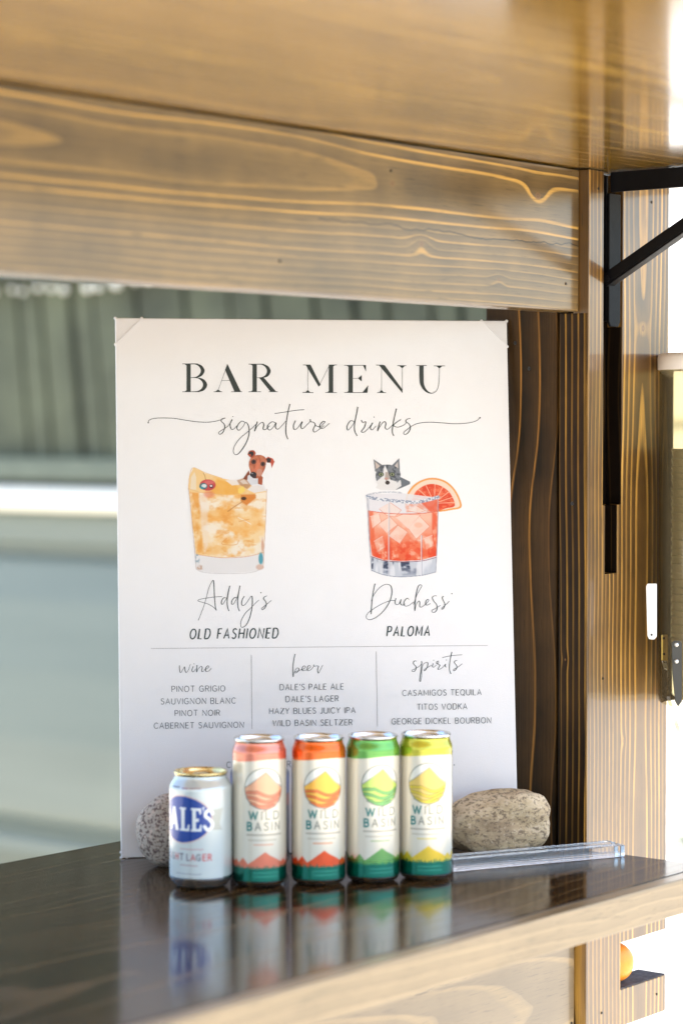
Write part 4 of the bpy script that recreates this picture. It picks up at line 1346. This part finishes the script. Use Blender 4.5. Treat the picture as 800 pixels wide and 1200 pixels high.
def lager(p):
    X, Y = p.X, p.Y
    p.apply(np.ones(X.shape), (206, 214, 213)); p.M[:] = 0.35
    for sx in (0.0, 103.0):
        ov = [(sx + 33.5 * math.copysign(abs(math.cos(a)) ** 1.12, math.cos(a)), 74.5 + 25.5 * math.copysign(abs(math.sin(a)) ** 0.95, math.sin(a))) for a in np.linspace(0, 2 * math.pi, 48, endpoint=False)]
        p.poly([(sx + 20, 65), (sx + 46, 62.5), (sx + 42, 70), (sx + 47, 86), (sx + 20, 84)], (186, 190, 180), 0.9)
        for j in range(8):
            p.stroke([(sx + 26, 65 + j * 2.6), (sx + 43, 65 + j * 2.6)], 0.5, (150, 148, 140), 0.6, curve=False)
        p.poly(ov, (226, 190, 180))
        ov2 = [(sx + (a - sx) * 0.965, 74.5 + (b - 74.5) * 0.95) for a, b in ov]
        p.poly(ov2, (18, 62, 150))
        w0 = (238, 240, 240)
        def L(P): p.poly([(sx + a, b) for a, b in P], w0)
        base, tp = 62.5, 87.0
        # D A L E ' S slab letters
        p.stroke([(sx - 31, base + 2), (sx - 31, tp - 3)], 4.0, w0, curve=False)
        p.stroke([(sx - 31, tp - 3), (sx - 24, tp - 5), (sx - 21.5, 74.5), (sx - 24, base + 4), (sx - 31, base + 2)], 3.2, w0)
        L([(-20, base), (-13.5, tp), (-10, tp), (-4.5, base), (-9, base), (-10.2, base + 6), (-14.5, base + 6), (-16, base)])
        L([(-2.5, base), (-2.5, base + 2.2), (-0.8, base + 2.2), (-0.8, tp - 2.2), (-2.5, tp - 2.2), (-2.5, tp), (5, tp), (5, tp - 2.2), (3.4, tp - 2.2), (3.4, base + 2.5), (6.5, base + 2.5), (7.2, base + 7), (9, base + 7), (8.8, base)])
        L([(10.5, base), (10.5, base + 2.2), (12, base + 2.2), (12, tp - 2.2), (10.5, tp - 2.2), (10.5, tp), (21.5, tp - 0.5), (21.5, tp - 6.5), (19.8, tp - 6.5), (18.8, tp - 3), (16, tp - 3), (16, 76), (19, 76), (19, 72.6), (16, 72.6), (16, base + 2.6), (19.4, base + 2.6), (20.4, base + 7), (22, base + 7), (21.8, base)])
        L([(22.8, tp + 1), (25, tp + 1), (23.8, tp - 5)])
        p.stroke([(sx + 33.5, tp - 6), (sx + 31, tp - 2.5), (sx + 27, tp - 4), (sx + 26, 78.5), (sx + 30, 75), (sx + 33.5, 70), (sx + 32, base + 3), (sx + 28, base + 1.5), (sx + 25, base + 5)], 3.6, w0)
        for ch, x0, x1, c in (('L', -25, -22, (120, 120, 130)), ('I', -19, -18.4, (200, 90, 90)), ('G', -15.5, -11.5, (120, 120, 130)), ('H', -9, -5.2, (200, 90, 90)), ('T', -2.5, 1.4, (110, 100, 112)),
                              ('L', 6.0, 8.8, (120, 106, 120)), ('A', 10.6, 14.8, (196, 110, 112)), ('G', 16.4, 20.6, (110, 110, 120)), ('E', 23.2, 26.2, (206, 84, 84)), ('R', 28.6, 32.2, (206, 84, 84))):
            p.text(ch, sx + x0, sx + x1 + (0.01 if x1 - x0 < 1 else 0), 32.0, 6.3, 1.25, c, 0.9) if ch != 'I' else p.stroke([(sx + x0, 32), (sx + x0, 38.3)], 1.25, c, 0.9, curve=False)
        for (yy, a, b, c) in ((43.5, -2, 22, (206, 130, 130)), (26.5, -2, 18, (170, 120, 120)), (17.5, -8, 22, (140, 140, 150)), (107.5, -16, -4, (60, 40, 56)), (107.0, 0, 5, (120, 50, 80)), (107.2, 9, 20, (150, 120, 130))):
            x_ = sx + a
            rng = random.Random(int(yy * 10) + int(a))
            while x_ < sx + b:
                w_ = rng.uniform(0.8, 2.0)
                p.stroke([(x_, yy), (x_ + w_, yy + rng.uniform(-0.4, 0.4))], 1.3, c, 0.55 if yy < 100 else 0.8, curve=False)
                x_ += w_ + 1.4
    mb = np.clip((13.5 - Y) / 0.9 + 0.5, 0, 1)
    p.apply(mb, (196, 200, 200)); p.M = np.maximum(p.M, mb * 0.95)


def pale_ale(p):
    X, Y = p.X, p.Y
    p.apply(np.ones(X.shape), (20, 62, 120)); p.M[:] = 0.6
    p.apply(np.clip((Y - 84) / 0.8, 0, 1) * np.clip((104 - Y) / 0.8, 0, 1), (24, 84, 170))
    p.apply(np.clip((Y - 70) / 0.8, 0, 1) * np.clip((84 - Y) / 0.8, 0, 1), (150, 54, 30))
    p.poly([(-34, 74), (0, 96), (34, 74), (0, 50)], (200, 210, 214), smooth=True)
    p.apply(np.clip((70 - Y) / 0.8, 0, 1) * (np.abs(X) > 30), (16, 38, 66))
    mb = np.clip((13.5 - Y) / 0.9 + 0.5, 0, 1)
    p.apply(mb, (196, 200, 200)); p.M = np.maximum(p.M, mb * 0.95)

SG = 'slim seltzer cans in a row before the menu sign'
make_can('seltzer_can', 'slim can with peach pink top band, second from the left in the front row', SG, 303.5, 1041, 156, 28.6, 25.6, 23.5, 8, 141,
         seltzer((226, 136, 112), (238, 178, 140), (232, 138, 106), (230, 126, 96), 3), M_ALU, R(13))
make_can('seltzer_can', 'slim can with bright orange top band and red orange mountains', SG, 373, 1039, 156, 28.6, 25.6, 23.5, 8, 141,
         seltzer((240, 104, 16), (250, 186, 66), (240, 118, 44), (234, 84, 26), 5), M_ALU, R(12))
make_can('seltzer_can', 'slim can with leaf green top band and green mountains', SG, 436.8, 1036, 156, 28.6, 25.6, 23.5, 8, 141,
         seltzer((104, 170, 78), (192, 220, 108), (124, 188, 108), (112, 168, 92), 7), M_ALU, R(18))
make_can('seltzer_can', 'slim can with yellow lime top band, rightmost of the row', SG, 499, 1033, 156, 28.6, 25.6, 23.5, 8, 141,
         seltzer((200, 194, 58), (222, 192, 104), (226, 202, 62), (230, 196, 50), 9), M_ALU, R(3))
make_can('lager_can', 'short silver blue lager can with blue oval and gold lid, leftmost', None, 234.5, 1043, 122, 33.1, 27.0, 24.5, 13, 104, lager, M_GOLD, R(-33))
make_can('ale_can', 'dark blue and red can half hidden behind the peach banded can', None, 304, 1012, 120, 32.5, 27.0, 24.5, 13, 104, pale_ale, M_ALU, R(180), at_=(-0.0895, 2.640))

# ================================================================== STONES
def stone(name, label, cx, cy, cz, dims, rot, mat, seed, rough=0.06, sq=2.3):
    bm = bmesh.new()
    bmesh.ops.create_icosphere(bm, subdivisions=6, radius=1.0)
    for v in bm.verts:
        p = v.co.normalized()
        k = (abs(p.x) ** sq + abs(p.y) ** sq + abs(p.z) ** sq) ** (-1.0 / sq)
        n_ = mn.noise(p * 1.2 + Vector((seed, 0, 0))) * rough * 1.6 + mn.noise(p * 2.7 + Vector((0, seed, 0))) * rough * 0.45 + mn.noise(p * 18) * 0.004 + mn.noise(p * 45) * 0.003
        q_ = p * (k * (1 + n_))
        v.co = Vector((q_.x * dims[0], q_.y * dims[1], q_.z * dims[2]))
    bmesh.ops.rotate(bm, verts=bm.verts, matrix=Matrix.Rotation(R(rot[1]), 3, 'Y') @ Matrix.Rotation(R(rot[0]), 3, 'X'))
    bmesh.ops.rotate(bm, verts=bm.verts, matrix=Matrix.Rotation(R(rot[2]), 3, 'Z'))
    zmin = min(v.co.z for v in bm.verts)
    bmesh.ops.translate(bm, verts=bm.verts, vec=(0, 0, -zmin - 0.0006))
    o = from_bm(name, bm, mat, None, True)
    o.location = (cx, cy, 0)
    tag(o, label, 'stone')
    return o
m = NT('speckled_granite')
oc = m.coord()
c = m.ramp(m.noise(oc, 22, 3), [(0.3, (0.40, 0.35, 0.30)), (0.7, (0.56, 0.50, 0.43))])
v1 = m.noise(oc, 330, 3, 0.6)
c = m.mix(m.ramp(v1, [(0.51, 0.0), (0.56, 0.9)]), c, (0.11, 0.065, 0.065))
v2 = m.noise(m.mapping(oc, (1, 1, 1), (3, 1, 7)), 170, 2)
c = m.mix(m.ramp(v2, [(0.58, 0.0), (0.66, 0.8)]), c, (0.62, 0.50, 0.42))
m.set(color=c, rough=0.72).bump(m.noise(oc, 260, 3), 0.35, 0.0008)
M_GRAN = m.mat
m = NT('tan_river_stone')
oc = m.coord()
c = m.ramp(m.noise(m.mapping(oc, (1, 1, 2.5)), 14, 4, 0.6), [(0.34, (0.32, 0.23, 0.135)), (0.5, (0.52, 0.40, 0.24)), (0.64, (0.68, 0.56, 0.39))])
v1 = m.noise(m.mapping(oc, (1, 1, 1.6)), 190, 4, 0.7)
c = m.mix(m.ramp(v1, [(0.50, 0.0), (0.60, 0.85)]), c, (0.15, 0.105, 0.065))
c = m.mix(m.ramp(m.noise(m.mapping(oc, (1, 1, 1), (5, 5, 5)), 240, 3, 0.7), [(0.58, 0.0), (0.68, 0.7)]), c, (0.66, 0.55, 0.40))
m.set(color=c, rough=0.75).bump(m.noise(oc, 160, 6, 0.75), 0.8, 0.0016)
M_TAN = m.mat
stone('granite_stone', 'rounded speckled granite stone behind the lager can at the left of the sign', (206 - 400) / FPX * 2.653, 2.653, 0, (0.044, 0.030, 0.0405), (0, 0, 9), M_GRAN, 1.3, 0.07, 2.3)
stone('river_stone', 'oblong tan river stone at the right foot of the sign behind the clear block', (585.5 - 400) / FPX * 2.722, 2.722, 0, (0.0545, 0.030, 0.0340), (0, -6, 9), M_TAN, 4.1, 0.15, 3.2)

# ================================================================== CLEAR BLOCK
m = NT('clear_acrylic')
m.set(color=(0.93, 0.92, 0.92), rough=0.02, trans=1.0, ior=1.49)
M_ACR = m.mat
pL, pR = on_z(530.5, 1022), on_z(731.5, 1004)
dirx = (pR - pL); Lx = dirx.length; ang = math.atan2(dirx.y, dirx.x)
blk = empty('acrylic_block', (pL.x, pL.y, 0.0005), ang)
tag(blk, 'clear acrylic sign base lying on the counter before the tan stone', 'acrylic block')
from_bm('base_bar', box_bm((0, 0, 0), (Lx, 0.0155, 0.0128), 0.0008), M_ACR, blk)
from_bm('base_bar', box_bm((0, 0.0200, 0), (Lx, 0.0355, 0.0128), 0.0008), M_ACR, blk)
from_bm('bottom_plate', box_bm((0.0005, 0.0157, 0.0), (Lx - 0.0005, 0.0198, 0.0040), 0.0004), M_ACR, blk)

# ================================================================== ORANGE BALL
m = NT('orange_celluloid')
m.set(color=(0.95, 0.30, 0.03), rough=0.35, sss=0.25)
m.b.inputs['Subsurface Radius'].default_value = (0.02, 0.008, 0.003)
m.bump(m.noise(m.coord(), 300, 2), 0.05, 0.0005)
rb_ = 0.0240
bw = BU * (nu + rb_ + 0.0006) + BN * 1.5490
bm = bmesh.new()
bmesh.ops.create_uvsphere(bm, u_segments=40, v_segments=24, radius=rb_)
ball = from_bm('table_tennis_ball', bm, m.mat, None, True)
ball.location = (bw.x, bw.y, nz0 + rb_ + 0.0016)
tag(ball, 'orange ball sitting in the notch of the corner post', 'ball')

# ================================================================== CUP DISPENSER
def thin_plastic(name, tint, refl=(0.9, 0.9, 0.9), haze=0.0, hcol=(0.5, 0.43, 0.22)):
    m = NT(name)
    t_ = m.t
    t_.nodes.remove(m.b)
    out = [n for n in t_.nodes if n.type == 'OUTPUT_MATERIAL'][0]
    tr_ = t_.nodes.new('ShaderNodeBsdfTransparent'); tr_.inputs[0].default_value = (*tint, 1)
    gl = t_.nodes.new('ShaderNodeBsdfGlossy'); gl.inputs[0].default_value = (*refl, 1); gl.inputs['Roughness'].default_value = 0.06
    fr_ = t_.nodes.new('ShaderNodeFresnel'); fr_.inputs[0].default_value = 1.45
    hz = t_.nodes.new('ShaderNodeMixShader'); hz.inputs[0].default_value = haze
    df = t_.nodes.new('ShaderNodeBsdfDiffuse'); df.inputs[0].default_value = (*hcol, 1)
    t_.links.new(tr_.outputs[0], hz.inputs[1]); t_.links.new(df.outputs[0], hz.inputs[2])
    mx = t_.nodes.new('ShaderNodeMixShader')
    t_.links.new(fr_.outputs[0], mx.inputs[0]); t_.links.new(hz.outputs[0], mx.inputs[1]); t_.links.new(gl.outputs[0], mx.inputs[2])
    t_.links.new(mx.outputs[0], out.inputs[0])
    return m.mat
M_AMB = thin_plastic('smoky_amber_plastic', (0.76, 0.71, 0.54), haze=0.13, hcol=(0.62, 0.52, 0.30))
M_LID = plain('frosted_lid_plastic', (0.80, 0.74, 0.68), 0.35, 0, 0.05)
DU, DN, DR = 2.494, 1.4675, 0.0535
zb, zt = CAMZ - (829 - 500) / FPX * 2.83, CAMZ + (500 - 433) / FPX * 2.83
zl = CAMZ + (500 - 413) / FPX * 2.83
dw = BU * DU + BN * DN
disp = empty('cup_dispenser', (dw.x, dw.y, zb), 0)
tag(disp, 'smoky amber cup dispenser tube with pale lid fixed to the corner post', 'cup dispenser')
hh = zt - zb
lathe('tube', [(DR * 0.90, 0.0), (DR * 0.985, 0.003), (DR, 0.010), (DR, hh)], M_AMB, disp, 72)
lathe('lid', [(DR + 0.0006, hh), (DR + 0.0022, hh + 0.0005), (DR + 0.0022, hh + 0.014), (DR + 0.0012, hh + 0.0185), (DR - 0.004, zl - zb), (0.0005, zl - zb), (0.0005, zl - zb - 0.002), (DR - 0.004, zl - zb - 0.002), (DR + 0.0006, hh + 0.001)], M_LID, disp, 72)
# white tab and small fittings
M_TAB = plain('white_plastic_tab', (0.82, 0.82, 0.80), 0.35, 0, 0.03)
def facing_plate(name, poly_px, Y, mat, th=0.003, parent=disp, bev=0.0005):
    pts = []
    for x, y in poly_px:
        r_ = ray(x, y); p = CAMP + r_ * (Y / r_.y)
        pts.append((p.x - dw.x, p.z - zb))
    return from_bm(name, prism_bm(pts, Y - dw.y, Y - dw.y + th, 'y', bev), mat, parent)
YT = 2.800
tab = facing_plate('mounting_tab', [(756.5, 687), (758.5, 684), (769, 684), (769, 746), (766, 749.5), (760, 749), (758, 745)], YT, M_TAB, 0.003)
facing_plate('tab_hole', [(761.6, 743.2), (763.2, 742.4), (764.4, 743.8), (763.4, 745.4), (761.8, 744.9)], YT - 0.0006, M_HOLE, 0.0005, tab, 0.0)
M_BRASS = plain('yellow_brass', (0.62, 0.42, 0.10), 0.35, 0.7)
hb = facing_plate('hinge_plate', [(774.5, 744), (781.5, 744), (781.5, 774), (774.5, 774)], 2.845, M_BRASS, 0.002)
for (x, y) in ((777, 748), (777.5, 766.5)):
    facing_plate('screw', [(x - 1.3, y - 1.3), (x + 1.3, y - 1.3), (x + 1.3, y + 1.3), (x - 1.3, y + 1.3)], 2.8438, M_HOLE, 0.001, hb, 0.0)
facing_plate('hinge_tongue', [(774.8, 774.5), (781.5, 774.5), (781.3, 785), (777.5, 783)], 2.845, M_STEEL, 0.002)
M_DGREY = plain('dark_grey_plastic', (0.030, 0.028, 0.022), 0.4)
lv = facing_plate('release_lever', [(786.5, 754), (789, 751), (796.5, 751), (798.5, 754), (798.5, 822), (794, 828), (790.5, 822), (787.5, 790)], 2.792, M_DGREY, 0.003)
for y in (755.5, 775):
    bm = bmesh.new()
    bmesh.ops.create_uvsphere(bm, u_segments=16, v_segments=10, radius=0.0026)
    r_ = ray(792, y); p = CAMP + r_ * (2.791 / r_.y)
    bmesh.ops.scale(bm, vec=(1, 0.5, 1), verts=bm.verts)
    bmesh.ops.translate(bm, verts=bm.verts, vec=(p.x - dw.x, p.y - dw.y, p.z - zb))
    from_bm('screw', bm, M_STEEL, lv, True)
M_STRAP = thin_plastic('clear_strap_plastic', (0.74, 0.70, 0.62))
facing_plate('pull_strap', [(780, 816), (784, 816), (800, 868), (812, 905), (812, 930), (797, 872)], 2.80, M_STRAP, 0.001, disp, 0.0)
# nested cups
M_CUP = plain('smoky_cup_plastic', (0.42, 0.38, 0.27), 0.6, 0, 0.25, 30)
r_ = ray(784, 521); zc1 = (CAMP + r_ * (2.86 / r_.y)).z
CR_ = 0.0378
zz = zb + 0.075
cup0 = None
k = 0
while zz + 0.004 < zc1:
    if cup0 is None:
        o = lathe('drinking_cup', [(CR_ * 0.70, -0.070), (CR_ * 0.975, -0.012), (CR_ * 0.985, 0.0), (CR_, 0.0006), (CR_ + 0.0012, 0.0022), (CR_, 0.0038), (CR_ - 0.0012, 0.0030), (CR_ * 0.90, -0.006), (CR_ * 0.68, -0.068)], M_CUP, None, 36)
        cup0 = o
    else:
        o = cup0.copy(); COL.objects.link(o)
    o.location = (dw.x, dw.y, zz)
    tag(o, 'smoky tan cup nested in the stack inside the amber dispenser', 'cup', 'cups stacked in the dispenser')
    zz += random.uniform(0.0070, 0.0115)
